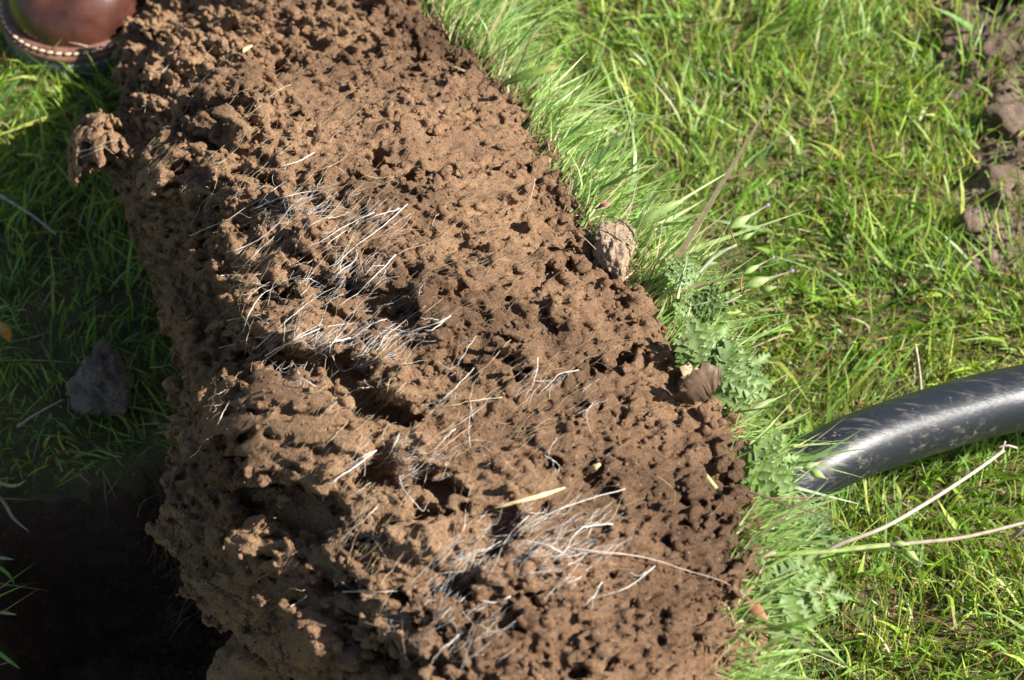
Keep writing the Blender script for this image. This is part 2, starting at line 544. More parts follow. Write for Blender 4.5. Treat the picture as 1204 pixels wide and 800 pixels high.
def crumb(cu, cv, ck, r3, R, blocky=.6):
    """a small angular crumb: rounded box with its own turn in space"""
    W = int(max(r3) * 1.3 + 2)
    u0, u1 = max(0, int(cu) - W), min(NU, int(cu) + W + 1)
    v0, v1 = max(0, int(cv) - W), min(NV, int(cv) + W + 1)
    k0, k1 = max(0, int(ck) - W), min(NK, int(ck) + W + 1)
    if u0 >= u1 or v0 >= v1 or k0 >= k1: return
    U = (np.arange(u0, u1, dtype=np.float32) - cu)[:, None, None]
    V_ = (np.arange(v0, v1, dtype=np.float32) - cv)[None, :, None]
    K = (np.arange(k0, k1, dtype=np.float32) - ck)[None, None, :]
    a = np.abs(U * R[0, 0] + V_ * R[0, 1] + K * R[0, 2]) / r3[0]
    b = np.abs(U * R[1, 0] + V_ * R[1, 1] + K * R[1, 2]) / r3[1]
    c = np.abs(U * R[2, 0] + V_ * R[2, 1] + K * R[2, 2]) / r3[2]
    m = (r3[0] * r3[1] * r3[2]) ** (1 / 3)
    d = ((1 - blocky) * np.sqrt(a * a + b * b + c * c) + blocky * (1.12 * np.maximum(np.maximum(a, b), c) * .6 + .22 * (a + b + c)) - 1) * m
    sub = F[u0:u1, v0:v1, k0:k1]
    np.minimum(sub, d - .25 * FINE[u0:u1, v0:v1, k0:k1], out=sub)

def surf_k(u, v):
    u = int(min(max(u, 0), NU - 1)); v = int(min(max(v, 0), NV - 1))
    col = F[u, v]; neg = np.flatnonzero(col < 0)
    return (neg[-1] if len(neg) else 2)

PXM = 0.52 / 1000 / VOX          # voxels per photo pixel, roughly
# hollows seen in the photograph: x, y, half-width px, half-height px, depth voxels, angle
HOLLOWS = [(350,425,48,20,26,.35),(432,482,30,17,24,-.2),(385,455,24,14,18,.3),(355,520,26,30,20,.2),(318,470,18,20,14,.5),
 (330,575,42,24,20,.2),(372,600,26,20,20,0),(470,560,34,18,22,.1),(508,588,20,16,18,.3),(400,690,20,12,14,.4),
 (540,700,26,18,20,-.3),(520,730,20,18,18,.2),(455,772,34,20,20,.1),(335,135,16,14,16,0),(205,130,16,20,18,.3),
 (228,112,14,14,14,0),(242,172,20,14,16,.3),(205,55,12,14,14,0),(243,42,8,16,12,0),(252,55,10,9,10,0),(510,118,24,9,12,-.2),
 (598,198,20,7,10,.2),(478,206,20,12,12,.2),(440,185,9,16,12,0),(694,290,15,15,20,.3),(640,545,16,7,12,0),
 (400,235,16,9,12,.4),(372,300,20,14,16,.7),(405,330,26,12,20,.8),(318,330,24,14,16,.6),(345,345,16,18,14,.2),
 (470,120,10,6,8,0),(575,100,10,7,9,0),(700,430,16,9,10,.5),(740,410,8,12,9,0),(735,640,12,10,9,0),(588,640,14,20,12,.3),
 (530,560,12,18,12,0),(480,620,16,12,14,0),(610,710,20,10,12,.2),(770,640,10,7,8,0),(705,560,9,9,8,0),(430,640,18,10,12,0),
 (300,620,26,16,14,.3),(405,745,18,12,14,0),(285,410,20,14,12,.4),(270,300,14,18,12,.2),(300,255,14,10,10,.5),(255,235,14,16,12,0),
 (480,320,14,8,10,.3),(560,330,8,8,8,0),(610,340,7,7,8,0),(655,300,8,6,8,0),(640,250,6,9,8,0),(560,150,12,8,9,.2),(620,150,8,8,8,0)]
# proud clods: x, y, half-w, half-h, height
CLODS = [(270,470,20,15,9,0),(290,500,26,22,12,.3),(318,520,10,14,6,0),(385,530,26,20,12,.2),(372,495,18,13,8,0),(335,552,8,6,6,0),
 (420,540,12,12,8,0),(290,590,16,14,10,.3),(310,620,14,18,10,.2),(300,640,10,14,8,0),(330,655,10,8,8,0),(265,575,10,8,8,0),
 (400,690,22,16,8,.3),(430,660,20,16,8,0),(400,615,14,9,6,0),(300,490,9,14,8,0),(205,205,12,14,14,.6),(205,180,10,18,10,.3),
 (130,182,22,10,20,.2),(115,170,12,6,22,0),(185,130,12,12,8,0),(180,40,14,10,8,0),(175,90,10,14,8,0),(395,575,9,7,6,0),
 (400,735,24,16,10,.2),(380,760,20,10,10,.1),(470,780,14,10,6,0),(550,775,18,12,6,0),(350,385,18,12,6,.2),(265,445,12,10,10,.2),
 (360,330,18,14,5,.4),(295,395,10,10,6,0),(345,480,12,10,8,0),(820,600,14,14,5,0),(700,330,14,10,5,0),(200,215,10,14,14,.9)]
for (x, y, a, b, h, g) in HOLLOWS:
    u, v = uv_at(x, y); k = surf_k(u, v)
    for q in range(7):
        s = rng.uniform(.45, .95)
        hh = min(h * rng.uniform(.8, 1.5), 34)
        kc = max(k - hh * rng.uniform(.1, .5), hh * s * .9 + 6)
        stamp(u + rng.normal() * a * PXM * .75, v + rng.normal() * b * PXM * .75, kc, a * 1.35 * PXM * s, b * 1.35 * PXM * s, hh * s, False, -g + rng.normal() * .4, .8)
    if h >= 13:                                  # the hollow runs back under its sunward lip
        for q in range(5):
            t_ = rng.uniform(.3, 1.0)
            u2, v2 = uv_at(x + a * .55 * t_ + rng.normal() * 3, y - b * .3 * t_ + rng.normal() * 3)
            kk_ = max(k - h * (.5 + .9 * t_), 9)
            stamp(u2, v2, kk_, a * 1.0 * PXM * rng.uniform(.6, 1), b * 1.0 * PXM * rng.uniform(.6, 1), h * rng.uniform(.4, .6), False, -g, .8)
for (x, y, a, b, h, g) in CLODS:
    u, v = uv_at(x, y); k = surf_k(u, v)
    for q in range(7):
        s = rng.uniform(.35, .75)
        stamp(u + rng.normal() * a * PXM * .75, v + rng.normal() * b * PXM * .75, min(k + h * .4, NK - 8) + rng.normal(), a * 1.7 * PXM * s, b * 1.7 * PXM * s, h * s, True, rng.uniform(0, 3), 1)
# random aggregates
na = 2000
cu = rng.uniform(4, NU - 4, na); cv = rng.uniform(4, NV - 4, na)
rr = np.clip(2.2 * rng.lognormal(0, 0.5, na), 1.3, 10)
for a, b, r in zip(cu, cv, rr):
    k = surf_k(a, b)
    if rng.random() > MOD[int(a), int(b), 0]: continue
    if (cp_[int(a)] > 6.6 or cp_[int(a)] < 5) and r > 2.0: r = 2.0 + (r - 2) * .4
    stamp(a, b, k - r * rng.uniform(-0.1, 0.6), r * rng.uniform(.6, 1.8), r * rng.uniform(.6, 1.3), r * rng.uniform(.7, 1.1), True, rng.uniform(0, 3), .6)
nh = 420
cu = rng.uniform(4, NU - 4, nh); cv = rng.uniform(4, NV - 4, nh)
rr = np.clip(1.8 * rng.lognormal(0, 0.55, nh), 1.1, 9)
for a, b, r in zip(cu, cv, rr):
    k = surf_k(a, b)
    stamp(a, b, k + r * rng.uniform(-.7, .4), r * rng.uniform(.8, 2.6), r * rng.uniform(.6, 1.1), r * rng.uniform(1, 2), False, rng.uniform(0, 3), 0.5)
nz = 26000
cu = rng.uniform(3, NU - 3, nz); cv = rng.uniform(3, NV - 3, nz)
rr = np.clip(1.55 * rng.lognormal(0, 0.6, nz), 1.0, 8)
RR = random_rot(nz); sq = rng.uniform(.6, 1.5, (nz, 3))
for q in range(nz):
    i_, j_ = int(cu[q]), int(cv[q])
    if rng.random() > .12 + .85 * MOD[i_, j_, 0] ** 1.4: continue
    r_ = rr[q] * (.75 if cp_[i_] > 6.7 else .78 if cp_[i_] < 5.0 else 1)
    crumb(cu[q], cv[q], surf_k(i_, j_) + rng.uniform(-.75, .3) * r_, r_ * sq[q], RR[q])
F -= .85 * np.clip(FINE, -.6, 3)
F -= .62 * np.clip(grid_noise(shape, 2.05), -1.1, 3)
# close voids buried well below the visible surface
air = F >= 0
reach = np.zeros_like(air); reach[:, :, -1] = True; air[:, :, -1] = True
for sweep in range(2):
    for k_ in range(NK - 2, -1, -1): reach[:, :, k_] |= reach[:, :, k_ + 1] & air[:, :, k_]
    for i_ in range(1, NU): reach[i_] |= reach[i_ - 1] & air[i_]
    for i_ in range(NU - 2, -1, -1): reach[i_] |= reach[i_ + 1] & air[i_]
    for i_ in range(1, NV): reach[:, i_] |= reach[:, i_ - 1] & air[:, i_]
    for i_ in range(NV - 2, -1, -1): reach[:, i_] |= reach[:, i_ + 1] & air[:, i_]
    for k_ in range(1, NK): reach[:, :, k_] |= reach[:, :, k_ - 1] & air[:, :, k_]
F[air & ~reach] = -.6
topk = (NK - 1 - np.argmax((F < 0)[:, :, ::-1], axis=2)).astype(np.int16)
mn = topk.copy()
for r_ in (1, 2, 4):
    for ax_ in (0, 1):
        mn = np.minimum(mn, np.minimum(np.roll(mn, r_, ax_), np.roll(mn, -r_, ax_)))
F[np.arange(NK)[None, None, :] < (mn - 5)[:, :, None]] = -1.5
del air, reach
F[:, :, 0] = -5; F[:, :, -1] = np.maximum(F[:, :, -1], 1)
print('field', time.time() - T0)
SV, SQ = surface_nets(F)
print('nets', len(SV), len(SQ), time.time() - T0)
# voxel space -> world
u = np.clip(SV[:, 0], 0, NU - 1.001); v = np.clip(SV[:, 1], 0, NV - 1.001)
iu, iv = u.astype(int), v.astype(int); fu, fv = (u - iu)[:, None], (v - iv)[:, None]
def bil(A):
    return (A[iu, iv] * (1 - fu) + A[iu + 1, iv] * fu) * (1 - fv) + (A[iu, iv + 1] * (1 - fu) + A[iu + 1, iv + 1] * fu) * fv
WP = bil(B) + bil(Nn) * ((SV[:, 2] - DEEP) * VOX)[:, None]
WP += 0.0005 * np.stack([vnoise(WP, 1000, s) for s in (11, 12, 13)], 1)
# keep only the outer shell of the field (drop buried bubbles far inside)
sod_loc = at(520, 470, 0.0)
sod = empty('sod_block', sod_loc, 'large brown block of dug up soil threaded with white roots, grass along its right edge', 'sod block')
me = mesh_np('soil_face', WP, SQ)
# orient check
me.calc_loop_triangles()
fn = np.zeros(len(me.polygons) * 3, np.float32); me.polygons.foreach_get('normal', fn)
vn = np.zeros((len(WP), 3))
fn = fn.reshape(-1, 3)
if (fn @ Nn[mid]).mean() < 0:
    me.flip_normals(); fn = -fn
np.add.at(vn, SQ[:, 0], fn); np.add.at(vn, SQ[:, 2], fn)
vn /= np.linalg.norm(vn, axis=1)[:, None] + 1e-9
link('soil', me, M_SOD, sod)

# depth map of the finished face, 3 px cells
qx, qy, qd = to_px(WP)
DM = np.full((int(PH / 3) + 80, int(PW / 3) + 80), 9.0)
cx = (qx / 3).astype(int) + 40; cy = (qy / 3).astype(int) + 40
ok = (cx >= 0) & (cy >= 0) & (cx < DM.shape[1]) & (cy < DM.shape[0])
np.minimum.at(DM, (cy[ok], cx[ok]), qd[ok])
def depth_at(px, py):
    x = int(px / 3) + 40; y = int(py / 3) + 40
    if not (2 <= x < DM.shape[1] - 2 and 2 <= y < DM.shape[0] - 2): return None
    win = DM[y - 1:y + 2, x - 1:x + 2]; win = win[win < 8]
    return float(win.mean()) if len(win) else None
def on_sod(px, py, lift=0.0, fallback=None):
    d = depth_at(px, py)
    if d is None: d = fallback
    if d is None:
        return None
    return CAM + ray(px, py) * (d - lift)

# closed core behind the detailed face
cc = catmull_axis(ctrl, np.linspace(0, len(ctrl) - 1, 40))
cc = catmull_axis(cc.transpose(1, 0, 2), np.linspace(0, ctrl.shape[1] - 1, 24)).transpose(1, 0, 2)
cen = cc.mean(1, keepdims=True)
cc = cen + (cc - cen) * 0.88
cc[..., 2] -= 0.012
lo = cc.copy(); 
V = cc.reshape(-1, 3); n_r, n_c = cc.shape[:2]
i = np.arange(n_r - 1)[:, None] * n_c; j = np.arange(n_c)[None]; j2 = (j + 1) % n_c
Qc = np.stack([i + j, i + j2, i + n_c + j2, i + n_c + j], -1).reshape(-1, 4)
V = V + 0.004 * np.stack([vnoise(V, 60, s) for s in (1, 2, 3)], 1)
c0, c1 = len(V), len(V) + 1
V = np.vstack([V, cc[0].mean(0), cc[-1].mean(0)])
jj = np.arange(n_c)
Tc = np.vstack([np.stack([np.full(n_c, c0), (jj + 1) % n_c, jj], 1), np.stack([np.full(n_c, c1), (n_r - 1) * n_c + jj, (n_r - 1) * n_c + (jj + 1) % n_c], 1)])
link('soil_core', mesh_np('soil_core', V, [Qc, Tc]), M_SOD, sod)

# loose crumbs clinging to the face
nc = 17000
pick = rng.integers(0, len(WP), nc * 3)
pick = pick[(vn[pick] @ (-FWD)) > 0.1][:nc]
rad = np.clip(0.0008 * rng.lognormal(0, 0.5, len(pick)), 0.0004, 0.004)
cl = vnoise(WP[pick], 60, 5); rad *= np.where(cl > 0, 1.0, 0.7)
o = link('soil_crumb', lumps_mesh('soil_crumb', WP[pick] + vn[pick] * (rad * .45)[:, None], rad, 1, 16, .45), M_SOD, sod)
tag(o, kind='stuff')
nb = 500
pick = rng.integers(0, len(WP), nb * 4)
pick = pick[(vn[pick] @ (-FWD)) > 0.1][:nb]
rad = np.clip(0.0026 * rng.lognormal(0, 0.35, len(pick)), 0.0014, 0.006)
o = link('soil_crumb', lumps_mesh('soil_crumb_big', WP[pick] + vn[pick] * (rad * .3)[:, None], rad, 2, 16, .5), M_SOD, sod)
tag(o, kind='stuff')
print('sod done', time.time() - T0)

# ================================================================== GROUND
PIT = [at(x, y, GZ)[:2] for x, y in ((-60, 560), (0, 535), (90, 545), (200, 520), (330, 540), (470, 640), (560, 800), (560, 1000), (-60, 1000), (-45, 700))]
PIT = np.array(PIT)
HOLE2 = np.array([at(x, y, GZ)[:2] for x, y in ((1070, -90), (1095, 12), (1160, 26), (1290, 40), (1290, -120))])
def poly_dist(poly, x, y):
    """signed distance, negative inside"""
    p = np.stack([x, y], -1); n = len(poly)
    d = np.full(x.shape, 1e9); inside = np.zeros(x.shape, bool)
    for k in range(n):
        a, b = poly[k], poly[(k + 1) % n]
        e = b - a; q = p - a
        t = np.clip((q @ e) / (e @ e), 0, 1)
        d = np.minimum(d, np.hypot(q[..., 0] - t * e[0], q[..., 1] - t * e[1]))
        c = ((a[1] > y) != (b[1] > y)) & (x < (b[0] - a[0]) * (y - a[1]) / (b[1] - a[1] + 1e-12) + a[0])
        inside ^= c
    return np.where(inside, -d, d)
BARE = np.array([at(x, y, GZ)[:2] for x, y in ((1098, -60), (1092, 60), (1110, 120), (1165, 150), (1128, 240), (1120, 320), (1190, 340), (1330, 330), (1330, -60))])
def ground_h(x, y):
    p = np.stack([x, y, np.zeros_like(x)], -1).reshape(-1, 3)
    sh = x.shape
    h = 0.006 * vnoise(p, 9, 1) + 0.003 * vnoise(p, 31, 2)
    d = poly_dist(PIT, x, y).ravel() + 0.01 * vnoise(p, 45, 3)
    k = np.clip(-d / 0.035, 0, 1); k = k * k * (3 - 2 * k)
    rough = 0.012 * fbm(p, 40, 4, 20) + .004 * fbm(p, 240, 3, 24)
    h = h * (1 - k) + k * (-0.14 + rough * 1.3)
    d2 = poly_dist(HOLE2, x, y).ravel() + 0.008 * vnoise(p, 50, 4)
    k2 = np.clip(-d2 / 0.02, 0, 1); h = h - k2 * 0.09 
    d3 = poly_dist(BARE, x, y).ravel() + 0.014 * vnoise(p, 45, 6)
    k3 = np.clip(-d3 / 0.03, 0, 1) * (1 - k2)
    h = h + k3 * (0.008 + 0.55 * np.abs(rough) + .008 * np.abs(fbm(p, 110, 4, 28)))
    h = h + GZ
    return h.reshape(sh), k.reshape(sh), k3.reshape(sh), k2.reshape(sh)

ax = np.concatenate([-np.geomspace(60, 0.62, 26), np.arange(-0.58, 0.66, 0.0044), np.geomspace(0.7, 60, 26)])
ay = np.concatenate([-np.geomspace(60, 0.55, 26), np.arange(-0.5, 0.76, 0.0046), np.geomspace(0.8, 60, 26)])
GX, GY = np.meshgrid(ax, ay, indexing='ij')
gh, gk, gk3, gk2 = ground_h(GX, GY)
gh = np.where((abs(GX) > 0.9) | (abs(GY) > 1.0), GZ, gh)
nx, ny = len(ax), len(ay)
i = np.arange(nx - 1)[:, None] * ny; j = np.arange(ny - 1)[None]
GQ = np.stack([i + j, i + ny + j, i + ny + j + 1, i + j + 1], -1).reshape(-1, 4)
gme = mesh_np('ground', np.stack([GX, GY, gh], -1).reshape(-1, 3), GQ)
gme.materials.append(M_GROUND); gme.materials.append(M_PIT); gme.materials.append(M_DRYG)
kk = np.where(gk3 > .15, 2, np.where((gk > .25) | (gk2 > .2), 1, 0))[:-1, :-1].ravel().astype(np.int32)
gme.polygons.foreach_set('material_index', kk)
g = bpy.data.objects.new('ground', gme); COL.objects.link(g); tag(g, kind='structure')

# far ground beyond the modelled lawn reads as grass too: give the soil a green cast there
mt = M_GROUND.node_tree; b = [n for n in mt.nodes if n.type == 'BSDF_PRINCIPLED'][0]
src = b.inputs['Base Color'].links[0].from_socket
geo = mt.nodes.new('ShaderNodeNewGeometry'); ln = mt.nodes.new('ShaderNodeVectorMath'); ln.operation = 'LENGTH'
mt.links.new(geo.outputs['Position'], ln.inputs[0])
rp = ramp(mt.nodes, [(0.0, 0.0), (0.5, 0.0), (1.0, 1.0)])
dv = mt.nodes.new('ShaderNodeMath'); dv.operation = 'DIVIDE'; dv.inputs[1].default_value = 2.2
mt.links.new(ln.outputs['Value'], dv.inputs[0]); mt.links.new(dv.outputs[0], rp.inputs[0])
mt.links.new(mix_col(mt.nodes, mt.links, rp.outputs[0], src, (0.075, 0.11, 0.025)), b.inputs['Base Color'])
print('ground', time.time() - T0)

# ------------------------------------------------------------------ lawn
def px_of(x, y, z=0.0):
    return to_px(np.stack([x, y, np.broadcast_to(z, x.shape)], -1))[:2]

GREENS = np.array([(0.25, 0.41, 0.06), (0.34, 0.47, 0.09), (0.18, 0.34, 0.05), (0.42, 0.48, 0.13), (0.24, 0.40, 0.13)])
def green(n, w=None):
    k = rng.choice(len(GREENS), n, p=w)
    return GREENS[k] * rng.uniform(0.7, 1.3, (n, 1)) * rng.uniform(0.9, 1.1, (n, 3))

def lawn_points(n, x0, x1, y0, y1, soilgap=0.0):
    x = rng.uniform(x0, x1, n); y = rng.uniform(y0, y1, n)
    h, k, k3, k2 = ground_h(x, y)
    px, py = px_of(x, y, GZ)
    keep = (k < 0.12) & (k2 < 0.1)
    keep &= (k3 < 0.1) | (rng.random(n) < 0.3)
    # under the sod nothing is seen
    keep &= ~((px > 330) & (px < 640) & (py > 150 + (px - 330) * 0.3) & (py < 700))
    p = np.stack([x, y, h], -1)
    dens = vnoise(p, 26, 41) + 0.6 * vnoise(p, 70, 42)
    keep &= dens > -1.05 + soilgap
    keep &= ~((px < 240) & (py > 200) & (rng.random(n) < np.clip((py - 200) / 250, 0, .6)))
    return p[keep], px[keep], py[keep]

def grow(name, n, lmin, lmax, wmin, wmax, spread, box, colw=None, straw=0.0, lean=(0, 0, 0), seg=4, droop=0.35):
    p, px, py = lawn_points(n, *box)
    m = len(p)
    clump = np.stack([vnoise(p, 18, 51), vnoise(p, 18, 52), np.zeros(m)], 1) * 0.45
    d = np.stack([rng.normal(0, spread, m), rng.normal(0, spread, m), np.ones(m)], 1) + clump + np.array(lean)
    d /= np.linalg.norm(d, axis=1)[:, None]
    L = rng.uniform(lmin, lmax, m) * (1 + 0.3 * vnoise(p, 22, 53))
    W = rng.uniform(wmin, wmax, m)
    bend = np.stack([rng.normal(0, droop, m), rng.normal(0, droop, m), -rng.uniform(0.05, droop * 1.3, m)], 1) + clump * .5
    col = green(m, colw)
    yl = np.clip(vnoise(p, 12, 61) * 0.9 + 0.35, 0, 1)[:, None]
    col = col * (1 - yl * 0.5) + col * np.array([1.3, 1.05, 0.8]) * yl * 0.5
    st = rng.random(m) < straw
    scol = np.array([(0.42, 0.33, 0.19), (0.34, 0.24, 0.13), (0.52, 0.44, 0.29), (0.3, 0.13, 0.07)])[rng.integers(0, 4, m)]
    col = np.where(st[:, None], scol * rng.uniform(.7, 1.2, (m, 1)), col)
    tip = ((0.42, 0.33, 0.14), (rng.random(m) < 0.25) * rng.uniform(.3, 1, m))
    me = blades_mesh(name, p - np.array([0, 0, .002]), d, L, W, bend, col, seg, tip)
    return me

BOX = (-0.58, 0.60, -0.42, 0.72)
tag(link('grass', grow('short_grass', 108000, .010, .028, .0006, .0018, .5, BOX, straw=.07, seg=3, droop=.22, lean=(.06, .22, 0)), M_GRASS),
    'short bright green turf covering the ground around the dug soil', kind='stuff')
tag(link('grass', grow('long_grass', 17000, .022, .058, .0007, .0024, .28, BOX, straw=.07, seg=5, lean=(0.12, 0.22, 0), droop=.25), M_GRASS),
    'longer upright grass blades scattered through the lawn', kind='stuff')
tag(link('thatch', grow('thatch', 15000, .015, .05, .0006, .0014, 2.2, BOX, straw=.8, seg=4, droop=.5), M_STRAW),
    'dry straw and dead blades lying low in the grass', kind='stuff')
big = grow('outer_grass', 16000, .02, .06, .002, .004, .5, (-1.5, 1.5, -1.0, 2.2), straw=.05, seg=3)
tag(link('grass', big, M_GRASS), 'outer lawn around the modelled turf', kind='stuff')
print('lawn', time.time() - T0, 'tris', sum(len(m.polygons) for m in bpy.data.meshes))
# ================================================================== GRASS ON THE SOD
colpos = pu * (ctrl.shape[1] - 1) / 199.0
def sod_turf(n, lmin, lmax, wmin, wmax, c_lo, c_hi, spread, cols, straw=0.0, seg=5, name='sod_grass'):
    us = np.flatnonzero((colpos > c_lo) & (colpos < c_hi))
    a = rng.choice(us, n); b = rng.integers(0, NV, n)
    p0 = B[a, b] - Nn[a, b] * 0.003
    keep = vnoise(p0, 45, 71) > -0.55
    a, b, p0 = a[keep], b[keep], p0[keep]; n = len(a)
    py = bpy_[a, b]
    upw = np.interp(py, [0, 150, 350, 500, 800], [0.75, 0.5, 0.36, 0.16, -0.02])
    cl = vnoise(p0, 30, 72)
    d = RT * 0.95 + UP * (upw + 0.28 * cl)[:, None] + FWD * (0.15 + .2 * vnoise(p0, 30, 73))[:, None] + rng.normal(0, spread, (n, 3))
    d /= np.linalg.norm(d, axis=1)[:, None]
    L = rng.uniform(lmin, lmax, n) * (1 + 0.35 * vnoise(p0, 25, 74))
    W = rng.uniform(wmin, wmax, n)
    bend = rng.normal(0, .3, (n, 3)) + UP * .08
    C = np.array(cols)[rng.integers(0, len(cols), n)] * rng.uniform(.8, 1.2, (n, 1))
    st = rng.random(n) < straw
    C = np.where(st[:, None], np.array([.5, .4, .24]) * rng.uniform(.6, 1.2, (n, 1)), C)
    tip = ((.5, .4, .2), (rng.random(n) < .2) * rng.uniform(.3, 1, n))
    o = link('grass', blades_mesh(name, p0, d, L, W, bend, C, seg, tip), M_GRASS, sod)
    return tag(o, kind='stuff')
BRIGHT = [(.34, .52, .14), (.42, .56, .18), (.26, .45, .13), (.5, .58, .26), (.22, .40, .09)]
sod_turf(5200, .014, .050, .0006, .0018, 1.32, 3.0, .3, BRIGHT, .09)
sod_turf(2600, .010, .030, .0008, .0016, 2.2, 3.08, .35, BRIGHT, .25)
sod_turf(380, .04, .08, .0016, .0036, 1.32, 2.95, .3, [(.24, .36, .12), (.2, .33, .12), (.3, .4, .14)], .03, 7)

sod_turf(900, .01, .035, .0004, .001, 2.4, 3.15, .6, [(.5, .4, .25), (.4, .3, .17), (.3, .2, .12)], .5, 5, 'edge_straw')

# ================================================================== HERB LEAVES AND BUDS
def leaf_mesh(path, width_, pairs=7, teeth=3, col=(.19, .29, .11), curl=.25, seedv=0, vein=(.5, .56, .32)):
    """a pinnately cut leaf: midrib strip with toothed leaflets on each side"""
    width = width_ * 1.25
    r = np.random.default_rng(seedv)
    path = smooth_path(path - FWD * .008, 40); L = np.linalg.norm(np.diff(path, axis=0), axis=1).sum()
    t = np.gradient(path, axis=0); t /= np.linalg.norm(t, axis=1)[:, None]
    up0 = -FWD * .75 + np.array([.5, 0, .5]) + r.normal(0, .12, 3)
    Vs, Qs, Ts, Cs = [], [], [], []; off = [0]
    def add(V, Q, T, c):
        Vs.append(V); Cs.append(np.broadcast_to(c, V.shape))
        if len(Q): Qs.append(np.array(Q) + off[0])
        if len(T): Ts.append(np.array(T) + off[0])
        off[0] += len(V)
    V, Q, T = tube_np(path, np.linspace(.0011, .0004, 40), 5); add(V, Q, T, np.array(vein))
    start = .22
    for k in range(pairs * 2 + 1):
        term = k == pairs * 2
        s = start + (1 - start) * (k // 2 + (k % 2) * .35) / pairs if not term else .97
        i = min(39, int(s * 39)); p = path[i]; d = t[i]
        up = up0 - d * (up0 @ d); up /= np.linalg.norm(up); sd = np.cross(d, up)
        sgn = 1 if k % 2 else -1
        prof = math.sin(math.pi * (.18 + .74 * min(1, (s - start) / (1 - start))) ) ** .8
        ll = width * prof * r.uniform(.8, 1.1) if not term else width * .55
        ax = (sd * sgn * .85 + d * r.uniform(.45, .75)) if not term else d
        ax /= np.linalg.norm(ax); cr = np.cross(up, ax)
        m = 2 * teeth + 3; wb = ll * .25
        tt = np.linspace(0, 1, m)
        env = np.sin(np.pi * np.clip(.14 + .84 * tt, 0, 1)) ** .75
        zig = np.where(np.arange(m) % 2 == 1, 1.15, .42)
        wv = wb * env * zig * r.uniform(.85, 1.15, m); wv[-1] = 0.0003
        adv = np.where(np.arange(m) % 2 == 1, .08, 0) * ll
        cen = p + ax * (tt * ll)[:, None] + up * ((-curl * tt ** 2 * ll) + r.normal() * .0005)[:, None]
        fold = up * (wv * .35)[:, None]
        a_ = cen + cr * wv[:, None] + ax * adv[:, None] + fold + up * r.normal(0, .0006, m)[:, None]
        b_ = cen - cr * wv[:, None] + ax * adv[:, None] + fold + up * r.normal(0, .0006, m)[:, None]
        V = np.stack([a_, cen, b_], 1).reshape(-1, 3)
        Q = []
        for q in range(m - 1):
            Q += [[3 * q, 3 * q + 1, 3 * q + 4, 3 * q + 3], [3 * q + 1, 3 * q + 2, 3 * q + 5, 3 * q + 4]]
        cc_ = np.tile(np.array(col) * np.array([.52, .62, .36]) * r.uniform(.75, 1.2), (m * 3, 1)); cc_[1::3] = cc_[1::3] * .72 + np.array(vein) * .28
        add(V, Q, [], cc_)
    return mesh_np('leaf', np.vstack(Vs), [np.vstack(Qs), np.vstack(Ts)] if Ts else [np.vstack(Qs)], col=np.vstack(Cs))

def strap_mesh(path, width, col, fold=.25, seedv=0, tipc=None, wave=0.0):
    """a long leaf or withered piece: folded strip along a path, width given along it"""
    r = np.random.default_rng(seedv)
    n = 14; path = smooth_path(path, n); t = np.gradient(path, axis=0); t /= np.linalg.norm(t, axis=1)[:, None]
    up = -FWD + np.array([.4, 0, .3]) + r.normal(0, .2, 3)
    sd = np.cross(t, up); sd /= np.linalg.norm(sd, axis=1)[:, None]; upn = np.cross(sd, t)
    s = np.linspace(0, 1, n); wv = np.interp(s, np.linspace(0, 1, len(width)), width)
    wob = r.normal(0, wave, (n, 2))
    a = path + sd * (wv * (1 + wob[:, :1].ravel()))[:, None] + upn * (wv * (fold + wob[:, 1]))[:, None]
    b = path - sd * (wv * (1 - wob[:, 1]))[:, None] + upn * (wv * (fold + wob[:, 0]))[:, None]
    V = np.stack([a, path, b], 1); th = -upn[:, None] * .0003
    V = np.concatenate([V, V + th], 1).reshape(-1, 3)
    Q = []
    for q in range(n - 1):
        o = 6 * q
        Q += [[o, o + 1, o + 7, o + 6], [o + 1, o + 2, o + 8, o + 7], [o + 4, o + 3, o + 9, o + 10], [o + 5, o + 4, o + 10, o + 11],
              [o + 3, o, o + 6, o + 9], [o + 2, o + 5, o + 11, o + 8]]
    C = np.tile(np.array(col, float), (len(V), 1))
    if tipc is not None:
        k = np.repeat(np.clip((s - .55) / .45, 0, 1), 6)[:, None]; C = C * (1 - k) + np.array(tipc) * k
    return mesh_np('strap', V, np.array(Q), col=C)

def lathe_mesh(p0, p1, prof, sides=10, ribs=0.0, col=(1, 1, 1), col2=None):
    """profile of radii between two points; ribs gives sepal ridges"""
    p0 = np.array(p0, float); p1 = np.array(p1, float); n = len(prof)
    d = p1 - p0; dl = d / np.linalg.norm(d); a = np.cross(dl, FWD); a /= np.linalg.norm(a); b = np.cross(dl, a)
    ang = np.arange(sides) / sides * 2 * np.pi
    V = []
    for k in range(n):
        rr = prof[k] * (1 + ribs * np.cos(ang * 5))
        V.append(p0 + d * k / (n - 1) + rr[:, None] * (np.cos(ang)[:, None] * a + np.sin(ang)[:, None] * b))
    V = np.vstack(V)
    i = np.arange(n - 1)[:, None] * sides; j = np.arange(sides)[None]; j2 = (j + 1) % sides
    Q = np.stack([i + j, i + j2, i + sides + j2, i + sides + j], -1).reshape(-1, 4)
    C = np.tile(np.array(col, float), (len(V), 1))
    if col2 is not None:
        k = np.repeat(np.linspace(0, 1, n), sides)[:, None]; C = C * (1 - k) + np.array(col2) * k
    return mesh_np('lathe', V, Q, col=C)

